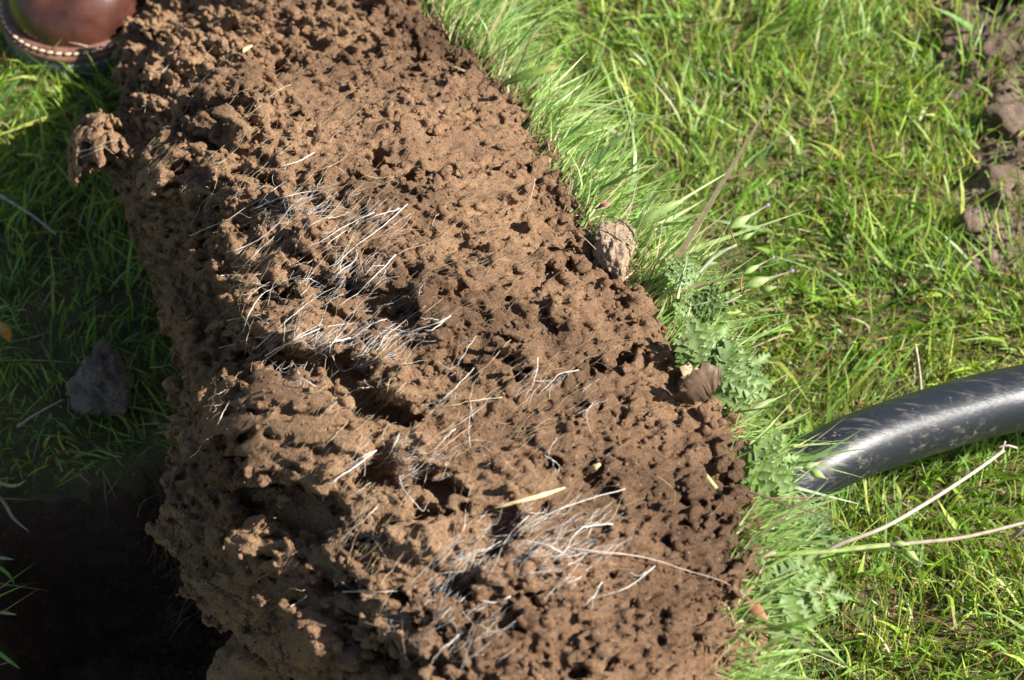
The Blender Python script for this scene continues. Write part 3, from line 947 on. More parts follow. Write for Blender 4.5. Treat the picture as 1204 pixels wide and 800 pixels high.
def bud(parent, base, tip, size=1.0, beak=True, beak_len=.45, purple=True):
    """swollen green calyx with a beak and a small purple tip"""
    base = np.array(base); tip = np.array(tip); L = tip - base
    e = base + L * ((1 - beak_len) if beak else .9)
    r = np.linalg.norm(e - base) * .19 * size
    o = link('bud', lathe_mesh(base, e, [r * .25, r * .8, r * 1.05, r, r * .72, r * .42, r * .2], 12, .13, (.36, .50, .12), (.45, .55, .25)), M_LEAF, parent)
    if beak:
        k = link('beak', lathe_mesh(e - L * .06, base + L * .93, [r * .4, r * .26, r * .2, r * .17], 7, 0, (.38, .40, .22), (.33, .22, .17)), M_LEAF, parent)
        k.parent = o; k.matrix_parent_inverse = Matrix.Identity(4); k.location = (0, 0, 0)
    if purple:
        k = link('flower_tip', lathe_mesh(base + L * .91, tip, [r * .25, r * .38, r * .4, r * .15], 7, .2, (.34, .24, .46)), M_LEAF, parent)
        k.parent = o; k.matrix_parent_inverse = Matrix.Identity(4); k.location = (0, 0, 0)
    return o

def A(*pts):
    return np.array([at(x, y, z) for x, y, z in pts])

def stem(parent, pts, r0, r1, col, name='stem'):
    return link(name, tubes_mesh(name, [(smooth_path(A(*pts), 16), np.linspace(r0, r1, 16), 7, col)]), M_LEAF, parent)

GST = (.33, .42, .17)
# -- plant 1: stems leaning up and right with pointed buds
pl = empty('herb_plant', at(792, 400, .15), 'green herb leaning over the lawn with long beaked buds with purple tips above the handle', 'herb')
stem(pl, [(790, 395, .15), (805, 345, .16), (838, 304, .17), (866, 288, .175)], .0012, .0009, (.5, .5, .38))
stem(pl, [(800, 400, .14), (840, 365, .15), (872, 347, .155)], .0011, .0008, (.46, .44, .3))
for (x0, y0, x1, y1, sz) in [(858, 268, 905, 240, 1.0), (871, 282, 899, 267, .95), (874, 322, 911, 302, .85), (875, 337, 934, 318, .95), (895, 342, 916, 337, .9)]:
    bud(pl, at(x0, y0, .175), at(x1, y1, .18), sz, beak=(x1 - x0) > 24)
bud(pl, at(822, 308, .165), at(842, 295, .17), .9, beak=False, purple=False)
bud(pl, at(824, 312, .165), at(846, 309, .168), .8, beak=False, purple=False)
for pts in [[(866, 288, .175), (862, 280, .176), (858, 270, .175)], [(866, 288, .175), (870, 285, .176)], [(872, 347, .155), (871, 332, .158), (873, 323, .16)], [(872, 347, .155), (876, 340, .16)], [(872, 347, .155), (888, 345, .158), (896, 342, .16)]]:
    stem(pl, pts, .0006, .0005, (.35, .2, .13), 'bud_stalk')
for i, (pts, wd, c) in enumerate([
    ([(795, 352, .165), (800, 330, .17), (806, 308, .175)], .010, (.22, .32, .14)),
    ([(797, 360, .16), (822, 358, .165), (846, 350, .17)], .011, (.23, .33, .12)),
    ([(790, 405, .15), (805, 380, .16), (812, 350, .165)], .009, (.25, .35, .14)),
    ([(792, 395, .15), (815, 378, .155), (838, 372, .16)], .008, (.2, .3, .12))]):
    link('leaf', leaf_mesh(A(*pts), wd, 6, 3, c, .2, 40 + i), M_LEAF, pl)

# -- plant 2: dusty leaves around the withered brown leaf
pl = empty('herb_plant', at(800, 480, .15), 'dusty green herb with broad cut leaves and a half withered brown leaf, shaded below', 'herb')
for i, (pts, wd, c) in enumerate([
    ([(800, 452, .17), (822, 425, .185), (846, 396, .19)], .018, (.23, .33, .12)),
    ([(812, 462, .17), (845, 450, .18), (884, 428, .185)], .020, (.22, .32, .12)),
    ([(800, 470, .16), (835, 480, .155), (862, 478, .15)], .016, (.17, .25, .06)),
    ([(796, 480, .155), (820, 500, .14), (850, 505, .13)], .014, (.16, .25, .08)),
    ([(850, 462, .17), (866, 450, .175), (880, 440, .178)], .012, (.2, .3, .12))]):
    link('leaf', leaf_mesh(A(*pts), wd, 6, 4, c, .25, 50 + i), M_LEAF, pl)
link('withered_leaf', strap_mesh(A((802, 458, .178), (812, 440, .186), (818, 420, .19), (832, 404, .192)), [.0012, .005, .0065, .005, .0075, .003], (.55, .42, .27), .3, 3, wave=.35), M_LEAF, pl)
link('withered_leaf', strap_mesh(A((796, 470, .19), (812, 458, .2), (832, 446, .205), (848, 444, .205)), [.002, .006, .008, .0075, .004], (.2, .13, .08), .3, 8, wave=.3), M_LEAF, pl)
bud(pl, at(862, 418, .17), at(884, 421, .172), 1.0, beak=False, purple=False)
bud(pl, at(858, 414, .17), at(874, 407, .172), .9, beak=False, purple=False)
stem(pl, [(830, 440, .165), (845, 420, .17), (860, 416, .17)], .0009, .0007, GST)
stem(pl, [(783, 425, .175), (785, 445, .175), (788, 465, .17)], .0022, .0016, (.5, .58, .2))
stem(pl, [(842, 425, .18), (855, 405, .185), (867, 390, .19)], .0006, .0003, (.5, .33, .18), 'dry_tip')
link('leaf', strap_mesh(A((865, 492, .14), (885, 482, .145), (909, 469, .15)), [.001, .0018, .0021, .0018, .0005], (.46, .55, .32), .3, 5), M_LEAF, pl)

# -- plant 3: ferny leaves in front of the handle
pl = empty('herb_plant', at(835, 560, .14), 'green herb with feathery leaves and one purple tipped bud before the black handle', 'herb')
for i, (pts, wd, c) in enumerate([
    ([(832, 541, .165), (866, 544, .175), (896, 544, .18), (920, 540, .18)], .017, (.27, .38, .13)),
    ([(838, 560, .155), (868, 570, .16), (890, 573, .16), (912, 580, .155)], .012, (.28, .38, .14)),
    ([(840, 540, .15), (860, 558, .15), (872, 580, .148)], .012, (.22, .32, .14)),
    ([(848, 600, .14), (885, 606, .14), (925, 600, .14)], .012, (.25, .35, .14)),
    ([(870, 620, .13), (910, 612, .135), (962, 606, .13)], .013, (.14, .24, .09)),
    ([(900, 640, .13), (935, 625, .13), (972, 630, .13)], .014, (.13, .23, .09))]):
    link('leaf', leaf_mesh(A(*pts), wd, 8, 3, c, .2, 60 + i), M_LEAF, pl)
stem(pl, [(850, 575, .16), (895, 560, .17), (925, 552, .18), (944, 550, .182)], .0011, .0008, (.42, .5, .26))
bud(pl, at(952, 554, .183), at(973, 564, .184), 1.1, beak=False)
bud(pl, at(944, 550, .182), at(965, 544, .184), .9, beak=False, purple=False)
stem(pl, [(812, 542, .19), (832, 562, .19), (855, 592, .18), (884, 630, .16)], .0016, .0011, (.48, .52, .24))
link('yellow_leaf', strap_mesh(A((834, 531, .165), (846, 525, .17), (856, 524, .17)), [.001, .003, .003, .001], (.65, .5, .04), .2, 2), M_LEAF, pl)
link('leaf', strap_mesh(A((852, 600, .135), (862, 622, .13), (888, 634, .13)), [.004, .009, .008, .001], (.20, .24, .07), .2, 12, wave=.1), M_LEAF, pl)

# -- plant 4: broad leaf low down
pl = empty('herb_plant', at(845, 690, .14), 'green herb with one broad deeply cut leaf hanging below the dry stalks', 'herb')
for i, (pts, wd, c) in enumerate([
    ([(842, 668, .165), (880, 678, .17), (930, 690, .17), (982, 698, .165)], .019, (.24, .36, .11)),
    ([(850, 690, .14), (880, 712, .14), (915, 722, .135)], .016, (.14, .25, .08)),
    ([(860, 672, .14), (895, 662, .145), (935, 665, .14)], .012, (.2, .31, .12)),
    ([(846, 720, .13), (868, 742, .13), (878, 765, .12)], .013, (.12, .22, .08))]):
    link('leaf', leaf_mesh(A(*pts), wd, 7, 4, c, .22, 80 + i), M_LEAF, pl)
stem(pl, [(840, 665, .168), (870, 674, .172), (900, 683, .172)], .0017, .0012, (.42, .55, .16))

# -- seed stalk with its bud (green, then straw coloured)
pl = empty('herb_stalk', at(840, 655, .16), 'thin green and straw coloured stalk with a purple tipped bud, lower of two stalks', 'stalk')
stem(pl, [(838, 656, .17), (880, 653, .175), (960, 650, .18), (1046, 641, .18)], .0017, .0011, (.4, .5, .17))
stem(pl, [(1046, 641, .18), (1120, 634, .18), (1160, 626, .18), (1215, 612, .18), (1300, 590, .18)], .0011, .0009, (.52, .44, .34), 'dry_stem')
bud(pl, at(1062, 645, .18), at(1082, 662, .18), 1.1, beak=False)
bud(pl, at(1050, 639, .18), at(1072, 641, .181), .9, beak=False, purple=False)
link('sheath', lathe_mesh(at(868, 656, .178), at(912, 650, .18), [.001, .0022, .0026, .002, .0012], 8, .1, (.5, .42, .28), (.5, .46, .3)), M_LEAF, pl)

def simple(name, items, mat, label, cat, group=None):
    me = tubes_mesh(name, items)
    c = np.array(items[0][0][0])
    me.transform(Matrix.Translation(-Vector(c)))
    o = link(name, me, mat); o.location = c
    return tag(o, label, cat, group)
simple('dry_stalk', [(smooth_path(A((960, 657, .16), (985, 641, .17), (1040, 620, .18), (1100, 585, .18), (1150, 552, .18), (1180, 530, .18)), 24), np.linspace(.0013, .0009, 24), 7, (.58, .5, .38)),
        (smooth_path(A((1172, 527, .18), (1184, 524, .182), (1196, 527, .18)), 6), .0007, 5, (.5, .42, .33)), (smooth_path(A((1178, 531, .18), (1182, 519, .182)), 5), .0006, 5, (.5, .42, .33))],
       M_STRAW, 'pale dry stalk slanting up to the right, ending just under the black handle', 'stalk')
simple('dry_stalk', [(smooth_path(A((1190, 632, .08), (1204, 622, .09), (1240, 600, .10)), 8), np.linspace(.0013, .001, 8), 6, (.55, .45, .36))],
       M_STRAW, 'short pale stalk end entering at the right edge below the purple tipped bud', 'stalk')
simple('dry_stalk', [(smooth_path(A((1083, 470, -.03), (1081, 440, .0), (1077, 409, .03)), 8), np.linspace(.0013, .001, 8), 6, (.55, .48, .38))],
       M_STRAW, 'upright pale straw standing just behind the black handle', 'stalk')
simple('dry_stalk', [(smooth_path(A((-20, 218, -.02), (10, 236, -.015), (40, 255, -.02), (66, 276, -.03)), 12), np.linspace(.0011, .0008, 12), 6, (.42, .42, .38))],
       M_STRAW, 'pale straw lying in the shaded grass left of the soil block', 'stalk')
simple('dry_stalk', [(smooth_path(A((20, 502, -.035), (44, 486, -.03), (74, 470, -.035)), 10), np.linspace(.0010, .0007, 10), 6, (.4, .34, .26))],
       M_STRAW, 'thin straw leading to the grey clod in the shade', 'stalk')
simple('twig', [(smooth_path(A((850, 574, .19), (880, 578, .19), (930, 595, .18), (985, 612, .17)), 14), np.linspace(.0009, .0004, 14), 5, (.12, .07, .05)),
        (smooth_path(A((900, 586, .186), (950, 585, .18), (968, 588, .18)), 6), .0004, 5, (.3, .18, .12))],
       M_STRAW, 'thin dark twig sticking out of the green herb under the black handle', 'twig')
def single(name, me, mat, label, cat):
    n = len(me.vertices); co = np.zeros(n * 3, np.float32); me.vertices.foreach_get('co', co); c = co.reshape(-1, 3).mean(0)
    me.transform(Matrix.Translation(-Vector(c.tolist())))
    o = link(name, me, mat); o.location = c.tolist(); return tag(o, label, cat)
single('dead_leaf', strap_mesh(A((876, 702, .18), (884, 712, .182), (894, 721, .182), (903, 729, .18)), [.0008, .0028, .0026, .0006], (.42, .2, .11), .25, 4, wave=.1), M_LEAF,
       'reddish brown dead leaf at the end of the long pale root', 'dead leaf')
single('dead_leaf', strap_mesh(A((0, 380, -.02), (6, 390, -.015), (12, 402, -.02)), [.001, .004, .0035, .0008], (.6, .3, .05), .25, 4, wave=.1), M_LEAF,
       'orange brown dead leaf in the grass at the left edge', 'dead leaf')
single('fallen_petal', strap_mesh(A((700, 246, .17), (710, 241, .175), (719, 238, .175)), [.0004, .0011, .0011, .0004], (.5, .12, .2), .3, 4), M_LEAF,
       'small magenta tipped leaf in the grass on the upper edge of the soil block', 'petal')
single('broad_leaf', strap_mesh(A((590, 100, .15), (615, 90, .16), (640, 82, .165), (658, 79, .165)), [.0012, .0028, .003, .0022, .0006], (.26, .38, .08), .3, 4, (.4, .3, .1)), M_GRASS,
       'broad green blade at the upper edge of the soil block', 'leaf')
single('broad_leaf', strap_mesh(A((737, 270, .155), (760, 258, .165), (785, 244, .17), (803, 236, .17)), [.001, .002, .0026, .0026, .0008], (.34, .46, .16), .3, 9), M_GRASS,
       'broad pale green blade above the sandy clod', 'leaf')
# lit blades on the near left rim of the pit
rim = [([(-12, 560, .0), (5, 570, .02), (20, 571, .03), (30, 565, .035)], (.5, .5, .22), 'curled yellowish blade over the dark pit, topmost at the left edge'),
       ([(-10, 575, .0), (5, 592, .02), (16, 610, .02), (34, 625, .02)], (.5, .46, .36), 'whitish drooping blade at the left edge of the pit'),
       ([(-12, 655, .0), (0, 656, .02), (15, 658, .02)], (.42, .42, .34), 'short pale curled blade at the left edge of the pit'),
       ([(-12, 662, .0), (0, 668, .02), (10, 676, .02), (17, 686, .02)], (.24, .42, .08), 'short green blade at the left edge of the pit, middle height'),
       ([(-12, 716, .0), (3, 720, .02), (19, 723, .02)], (.34, .46, .14), 'straight green blade with a tan tip at the left edge of the pit'),
       ([(-14, 760, .0), (0, 769, .02), (12, 778, .02), (23, 786, .02)], (.26, .46, .08), 'long green blade low at the left edge of the pit')]
for i, (pts, c, lab) in enumerate(rim):
    single('grass_blade', strap_mesh(A(*[(a_, b_, c_ + GZ) for a_, b_, c_ in pts]), [.0015, .0013, .0011, .0003], c, .3, 20 + i, (.5, .42, .2) if i in (0, 4) else None), M_GRASS, lab, 'grass blade')
print('herbs', time.time() - T0)

# ================================================================== CLODS
def clod(name, px, py, z, size, mat, label, seedv, sub=5, taper=0.0, big=.38, mid=.13):
    V, Fc = ICO[sub]
    V = V * (1 + big * fbm(V + seedv, 1.1, 2, seedv) + mid * fbm(V + seedv, 2.6, 4, seedv + 9) + .09 * np.abs(fbm(V + seedv, 10, 3, seedv + 19)))[:, None]
    V[:, 0] *= 1 - taper * V[:, 1]
    V = V * np.array(size)
    me = mesh_np(name, V, Fc)
    o = link(name, me, mat); o.location = at(px, py, z).tolist()
    return tag(o, label, 'soil clod')
clod('soil_clod', 722, 302, .158, (.011, .019, .012), M_PALE, 'pale sandy clod perched on the right edge of the soil block', 8, taper=-.25, big=.34, mid=.2)
c = clod('soil_clod', 120, 446, GZ + .016, (.017, .026, .018), M_GREY, 'pale grey pointed clod lying in the shaded grass', 11, taper=.35, big=.3, mid=.28)
c = clod('soil_clod', 782, 452, .165, (.009, .01, .012), M_SOD, 'dark brown clod wedged beside the withered leaf', 17, 4)
c = clod('soil_clod', 300, 782, .03, (.02, .018, .016), M_SOD, 'shaded brown clod under the near end of the soil block', 23)
for (x, y, s_, lab, sd_) in [(1172, 60, .013, 'rounded grey brown clod at the top right below the dark hole', 31), (1192, 140, .016, 'grey brown clod half way down the bare soil at right', 32),
                        (1180, 215, .014, 'lower grey brown clod on the bare soil at right', 33), (1130, 45, .010, 'small clod beside the dark hole, nearest the lawn', 34), (1150, 262, .011, 'lowest clod of the bare soil at right, beside the grass', 35)]:
    clod('soil_clod', x, y, GZ + .012, (s_ * 1.2, s_, s_ * .8), M_DRYG, lab, sd_, 4)
# crumbs on the bare soil and in the pit
n = 5200
x = rng.uniform(-.5, .6, n * 4); y = rng.uniform(-.45, .6, n * 4)
h, k, k3, k2 = ground_h(x, y); kp = (k > .3) | (k3 > .1)
x, y, h, k3 = x[kp][:n], y[kp][:n], h[kp][:n], k3[kp][:n]
rad = np.clip(.0016 * rng.lognormal(0, .6, len(x)), .0006, .007)
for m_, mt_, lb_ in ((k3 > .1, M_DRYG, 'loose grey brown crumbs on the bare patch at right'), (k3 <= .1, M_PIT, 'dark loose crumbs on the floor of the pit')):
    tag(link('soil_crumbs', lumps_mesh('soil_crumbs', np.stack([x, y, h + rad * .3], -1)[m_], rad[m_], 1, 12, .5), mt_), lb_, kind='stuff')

# ================================================================== ROOTS
WHITE = (.78, .73, .66); TAN = (.5, .37, .23); CREAM = (.66, .56, .38); BRN = (.33, .21, .12)
def root_path(pts, lift, n=18, wig=.0006):
    """pixel polyline laid over the soil face at its real depth, standing off by lift"""
    q = smooth_path([(a, b) for a, b in pts], n)
    ds = [depth_at(a, b) for a, b in q]
    known = [d for d in ds if d is not None]
    if not known: return None
    last = known[0]; dd = []
    for d in ds:
        last = d if d is not None else last; dd.append(last)
    dd = np.array(dd)
    for _ in range(2 if n < 14 else 4):
        dd = np.minimum(np.convolve(np.pad(dd, 1, 'edge'), [.25, .5, .25], 'valid'), dd + .004)
    s = np.linspace(0, 1, n)
    l = lift * np.sin(np.pi * np.clip(s * .9 + .06, 0, 1)) ** .6
    P = CAM + ray(q[:, 0], q[:, 1]) * (dd - l)[:, None]
    P += np.cumsum(rng.normal(0, wig, (n, 3)), 0) * .8 - FWD * .0006
    return P
n_root = 0
def root(pts, r, col, lift=.004, wig=.0004, branches=0, taper=.18):
    global n_root
    P = root_path(pts, lift, 18, wig)
    if P is None: return
    rad = r * (1 - (1 - taper) * np.linspace(0, 1, len(P))) * rng.uniform(.85, 1.15, len(P))
    items = [(P, rad, 6, col)]
    for b in range(branches):
        i = rng.integers(3, 14); d = P[i] - P[i - 1]; d /= np.linalg.norm(d) + 1e-9
        e = np.cross(d, -FWD) * rng.choice([-1, 1]) * rng.uniform(.5, 1.1) + d + -FWD * rng.uniform(0, .3)
        e /= np.linalg.norm(e); L = rng.uniform(.004, .014)
        Q = P[i] + e * np.linspace(0, L, 7)[:, None] + np.cumsum(rng.normal(0, .0005, (7, 3)), 0)
        items.append((Q, np.linspace(rad[i] * .6, .0001, 7), 4, col))
    me = tubes_mesh('root', items)
    link('root', me, M_ROOT, sod); n_root += 1
KEY = [
 # pts, radius mm, colour, lift mm
 ([(388,402),(392,425),(400,436),(413,432),(425,415),(440,398)], .8, WHITE, 6), ([(412,398),(398,400),(389,405),(388,420)], 1.3, WHITE, 7),
 ([(380,585),(384,600),(389,616),(391,630)], .8, WHITE, 8), ([(442,530),(425,545),(400,562),(384,572),(379,588)], 1.0, WHITE, 9),
 ([(668,645),(700,648),(735,652),(765,660),(800,670),(850,686),(885,710)], .95, (.62,.5,.42), 5), ([(720,616),(700,618),(685,622),(674,634),(666,648),(648,660)], .85, WHITE, 7),
 ([(222,278),(240,272),(262,262),(285,246),(310,232)], .7, CREAM, 8), ([(272,295),(300,285),(330,262),(350,240),(372,232)], .6, WHITE, 6),
 ([(300,245),(325,232),(350,226),(372,222)], .8, WHITE, 5), ([(306,240),(318,226),(338,210)], .7, WHITE, 5),
 ([(300,410),(320,395),(345,372),(370,352),(392,340)], .7, WHITE, 7), ([(306,428),(330,410),(352,392),(380,380)], .7, WHITE, 7),
 ([(312,418),(340,402),(368,388),(392,382),(420,380)], .8, WHITE, 6), ([(330,332),(350,328),(366,330),(382,340)], .6, WHITE, 6),
 ([(285,392),(292,372),(305,352),(325,338),(352,325)], .7, WHITE, 7), ([(268,377),(290,372),(310,368)], .7, CREAM, 9),
 ([(289,418),(292,400),(296,385),(302,372)], .45, TAN, 8), ([(345,170),(320,188),(300,205),(280,215)], .4, TAN, 5),
 ([(318,115),(300,128),(285,140),(272,150)], .35, TAN, 5), ([(342,100),(330,105),(315,118),(300,132),(270,150)], .35, CREAM, 5),
 ([(202,66),(198,80),(190,90),(187,108)], .5, WHITE, 6), ([(165,88),(168,110),(173,125),(172,138)], .5, CREAM, 8),
 ([(207,138),(220,130),(228,115),(238,105)], .5, TAN, 6), ([(90,180),(108,172),(125,165),(140,162)], .9, CREAM, 4), ([(95,186),(110,180),(128,172)], .6, CREAM, 3),
 ([(120,170),(132,180),(150,196),(168,200)], .5, TAN, 5), ([(175,205),(178,198),(188,196),(196,204)], .5, TAN, 8),
 ([(240,245),(250,230),(256,215),(255,200),(262,186)], .5, TAN, 9), ([(224,265),(232,250),(242,235),(255,225)], .5, TAN, 9),
 ([(370,180),(345,192),(330,196)], .8, WHITE, 6), ([(440,250),(405,268),(380,285),(365,300)], .6, WHITE, 6), ([(470,245),(440,255),(410,270)], .6, WHITE, 6),
 ([(480,240),(450,268),(420,290),(395,312),(380,330)], .6, WHITE, 7), ([(466,300),(445,320),(420,345),(400,360)], .7, WHITE, 6), ([(388,335),(400,318),(415,305),(420,295)], .9, WHITE, 6),
 ([(515,210),(530,222),(545,222)], .3, TAN, 3), ([(500,288),(485,293),(470,300),(450,310)], .5, TAN, 4), ([(430,207),(450,207),(466,206)], .3, CREAM, 4),
 ([(525,242),(518,250),(512,260),(508,275)], .35, CREAM, 3), ([(530,372),(510,382),(480,390),(455,385)], .7, WHITE, 5), ([(470,382),(455,395),(445,410),(430,425)], .8, WHITE, 6),
 ([(525,376),(515,388),(505,395),(500,405)], .6, WHITE, 5), ([(460,395),(450,410),(440,425),(432,440)], .4, TAN, 6), ([(680,435),(655,440),(640,455),(625,470)], .45, WHITE, 4),
 ([(632,420),(628,440),(622,455),(615,465)], .4, WHITE, 4), ([(600,400),(575,425),(550,445),(530,455)], .4, TAN, 4), ([(560,430),(540,450),(520,470),(505,480)], .45, WHITE, 5),
 ([(590,468),(560,472),(535,476),(512,480)], .5, CREAM, 4), ([(478,450),(455,475),(440,490),(422,503)], .5, TAN, 9), ([(475,460),(450,480),(430,500),(415,515)], .5, TAN, 8),
 ([(498,475),(480,490),(468,498),(455,502)], .5, (.5,.33,.2), 5), ([(436,455),(415,462),(400,475),(385,490)], .7, WHITE, 7), ([(428,456),(420,462),(412,470)], .5, WHITE, 6),
 ([(470,510),(460,530),(450,545),(440,560)], .55, WHITE, 8), ([(440,530),(420,540),(405,552)], .5, WHITE, 7), ([(555,500),(530,520),(505,540),(475,565)], .5, (.5,.33,.2), 5),
 ([(535,505),(525,515),(510,530)], .6, WHITE, 6), ([(470,560),(475,575),(490,590),(500,596),(510,580)], .5, WHITE, 8), ([(445,595),(430,610),(412,625),(402,635)], .45, WHITE, 6),
 ([(395,640),(420,610),(435,575),(450,548)], .3, TAN, 6), ([(483,575),(472,590),(470,605),(480,612),(498,606)], .4, TAN, 9), ([(660,650),(640,640),(610,635),(580,645),(560,655)], .6, WHITE, 5),
 ([(735,575),(700,585),(660,600),(620,620),(590,645),(560,660)], .55, WHITE, 5), ([(622,607),(605,625),(590,650),(575,680)], .45, WHITE, 6), ([(610,620),(580,640),(540,655),(520,680)], .55, WHITE, 6),
 ([(665,655),(690,650),(720,652),(735,650)], .4, WHITE, 5), ([(770,665),(755,680),(730,695),(700,703),(685,710)], .5, WHITE, 4), ([(708,684),(695,700),(682,713)], .6, WHITE, 6),
 ([(683,678),(665,685),(650,690)], .4, WHITE, 5), ([(572,675),(600,674),(640,678),(665,688),(700,695),(740,700)], .5, (.2,.13,.1), 4),  # dark last strand: cast shadow of the long pale root, drawn as a tube
 ([(402,696),(430,698),(455,698),(480,696)], .55, WHITE, 7), ([(445,560),(425,575),(405,590)], .4, WHITE, 7), ([(565,690),(545,700),(525,718),(520,735),(522,745)], .5, WHITE, 8),
 ([(540,745),(520,760),(505,775)], .5, WHITE, 8), ([(600,700),(580,705),(560,702),(540,706)], .6, WHITE, 7), ([(475,770),(480,780),(474,770),(472,740),(470,725)], .4, TAN, 8),
 ([(545,725),(555,735),(550,748),(552,760)], .6, TAN, 8), ([(340,692),(352,691),(362,690)], .5, CREAM, 10), ([(342,714),(354,708),(364,698)], .5, WHITE, 10),
 ([(300,684),(310,678),(320,674)], .7, TAN, 10), ([(296,735),(302,728),(313,719)], .6, TAN, 10), ([(290,795),(297,780),(320,762),(325,755)], .5, BRN, 8),
 ([(222,538),(232,530),(238,520),(250,512)], .7, CREAM, 12), ([(256,500),(262,488),(270,475)], .55, WHITE, 10), ([(240,478),(252,476),(262,474)], .7, CREAM, 9),
 ([(245,470),(256,462),(268,456)], .5, WHITE, 9), ([(175,432),(185,430),(198,427),(206,420)], .55, (.5,.38,.22), 2), ([(162,608),(166,594),(178,585),(190,582)], .35, (.35,.22,.14), 2),
 ([(208,405),(220,392),(214,380),(205,378)], .35, BRN, 6), ([(218,705),(250,698),(275,685)], .35, BRN, 8), ([(250,445),(252,460),(244,478)], .3, BRN, 8),
 ([(258,325),(270,322),(282,322)], .5, WHITE, 8), ([(232,345),(240,350),(252,354)], .4, BRN, 6), ([(100,245),(108,238),(112,226),(110,212)], .3, TAN, 5),
 ([(500,360),(480,375),(460,392),(440,410),(425,440)], .45, TAN, 8), ([(520,350),(495,375),(470,410)], .35, TAN, 6), ([(560,395),(540,425),(520,440)], .3, WHITE, 5),
 ([(455,375),(440,380),(425,388),(412,398)], .4, WHITE, 6), ([(346,435),(335,440),(325,430),(315,415)], .6, WHITE, 8), ([(352,440),(345,430),(338,438)], .4, WHITE, 8),
 ([(335,378),(335,395),(334,410)], .4, WHITE, 9), ([(372,455),(350,445),(325,438),(318,430)], .6, (.5,.45,.4), 9), ([(630,210),(625,235),(622,250)], .3, CREAM, 3),
 ([(700,470),(690,490),(698,515)], .4, WHITE, 3), ([(640,535),(655,550),(650,560)], .45, WHITE, 4), ([(655,515),(645,530),(640,548)], .3, WHITE, 5), ([(560,520),(590,540),(600,545)], .3, TAN, 3),
 ([(840,480),(845,500),(835,520)], .4, BRN, 3), ([(745,215),(720,232)], .3, BRN, 2), ([(770,560),(790,575),(790,600)], .35, TAN, 4),
]
for pts, r, col, lift in KEY:
    root(pts, r * .00044 + .00006, np.array(col) * rng.uniform(.85, 1.1), lift * .001 + .0012, .0003, int(rng.integers(0, 3)))
# further single roots, following the same lie: (x0,y0,x1,y1, how many, angle, spread, colour choices)
ZONES = [(250,150,420,260,18,35,18,[TAN,CREAM]), (290,240,430,345,30,38,16,[WHITE,WHITE,CREAM]), (290,340,480,430,34,38,18,[WHITE,WHITE,TAN]), (370,420,560,520,26,45,22,[TAN,WHITE,CREAM]),
         (400,520,560,640,22,52,25,[WHITE,TAN]), (560,590,740,690,22,35,18,[WHITE,WHITE,CREAM]), (440,640,600,780,28,40,40,[WHITE,TAN]), (560,400,720,520,10,35,25,[WHITE,TAN]),
         (180,60,330,220,12,45,30,[TAN,CREAM]), (230,430,330,640,10,60,30,[TAN,BRN]), (430,230,640,400,10,30,40,[TAN]), (600,520,820,780,6,30,50,[TAN,BRN])]
for (x0, y0, x1, y1, m, an, sp, cs) in ZONES:
    for q in range(m):
        if n_root >= 292: break
        x = rng.uniform(x0, x1); y = rng.uniform(y0, y1); L = rng.uniform(25, 90); t = math.radians(an + rng.normal() * sp)
        cv_ = rng.normal() * .22
        pts = []
        for s_ in (0, .33, .66, 1):
            a = t + cv_ * (s_ - .5) * 2
            pts.append((x + math.cos(a) * L * (s_ - .5), y - math.sin(a) * L * (s_ - .5) + rng.normal() * 1.5))
        root(pts, rng.uniform(.00009, .00023), np.array(cs[rng.integers(0, len(cs))]) * rng.uniform(.7, 1.1), rng.uniform(.002, .007), .00035, int(rng.integers(0, 2)))
print('roots', n_root, time.time() - T0)
# fine root hairs in bundles: past counting
items = []
HW = (.82, .8, .78)
BUND = [(345,235,40,10,35,70,WHITE),(385,250,35,12,38,60,WHITE),(420,320,30,10,42,60,WHITE),(400,340,45,14,40,80,WHITE),(340,400,40,12,38,70,WHITE),(420,400,40,16,38,90,WHITE),(450,265,25,12,35,40,WHITE),
        (480,390,30,10,25,50,WHITE),(440,470,40,14,42,70,TAN),(455,535,26,14,40,60,WHITE),(480,550,30,16,25,60,WHITE),(610,640,60,12,32,120,WHITE),(640,610,50,8,35,60,WHITE),(560,660,30,14,45,60,WHITE),
        (530,700,30,20,60,60,WHITE),(545,740,30,24,40,50,WHITE),(640,655,40,12,20,60,WHITE),(655,450,30,12,40,30,WHITE),(300,300,30,16,40,50,TAN),(270,360,24,20,60,50,TAN),(230,230,30,24,50,60,TAN),(180,190,30,20,40,60,TAN),
        (210,600,30,70,80,140,BRN),(200,320,20,60,80,100,BRN),(260,680,60,50,40,120,BRN),(215,440,20,80,80,120,BRN),(550,300,120,90,30,110,TAN),(650,500,120,140,35,160,TAN),(330,120,120,90,40,110,TAN),(440,600,60,80,50,110,TAN),(400,250,70,50,40,90,TAN),(350,560,70,90,50,90,TAN)]
for (cx_, cy_, sx, sy, an, m, c) in BUND:
    if c is WHITE: m = int(m * .45); c = HW; sx *= 1.5; sy *= 1.5
    for q in range(m):
        x = cx_ + rng.normal() * sx * .6; y = cy_ + rng.normal() * sy * .6
        L = rng.uniform(14, 60); t = math.radians(an + rng.normal() * 10); cv_ = rng.normal() * .3
        pts = [(x + math.cos(t + cv_ * (s_ - .5)) * L * (s_ - .5), y - math.sin(t + cv_ * (s_ - .5) * 2) * L * (s_ - .5)) for s_ in (0, .5, 1)]
        P = root_path(pts, rng.uniform(.001, .006), 7, .0003)
        if P is None: continue
        items.append((P, rng.uniform(.00004, .0001), 3, np.array(c) * rng.uniform(.6, 1.1)))
tag(link('root_hair', tubes_mesh('root_hair', items), M_ROOT, sod), kind='stuff')
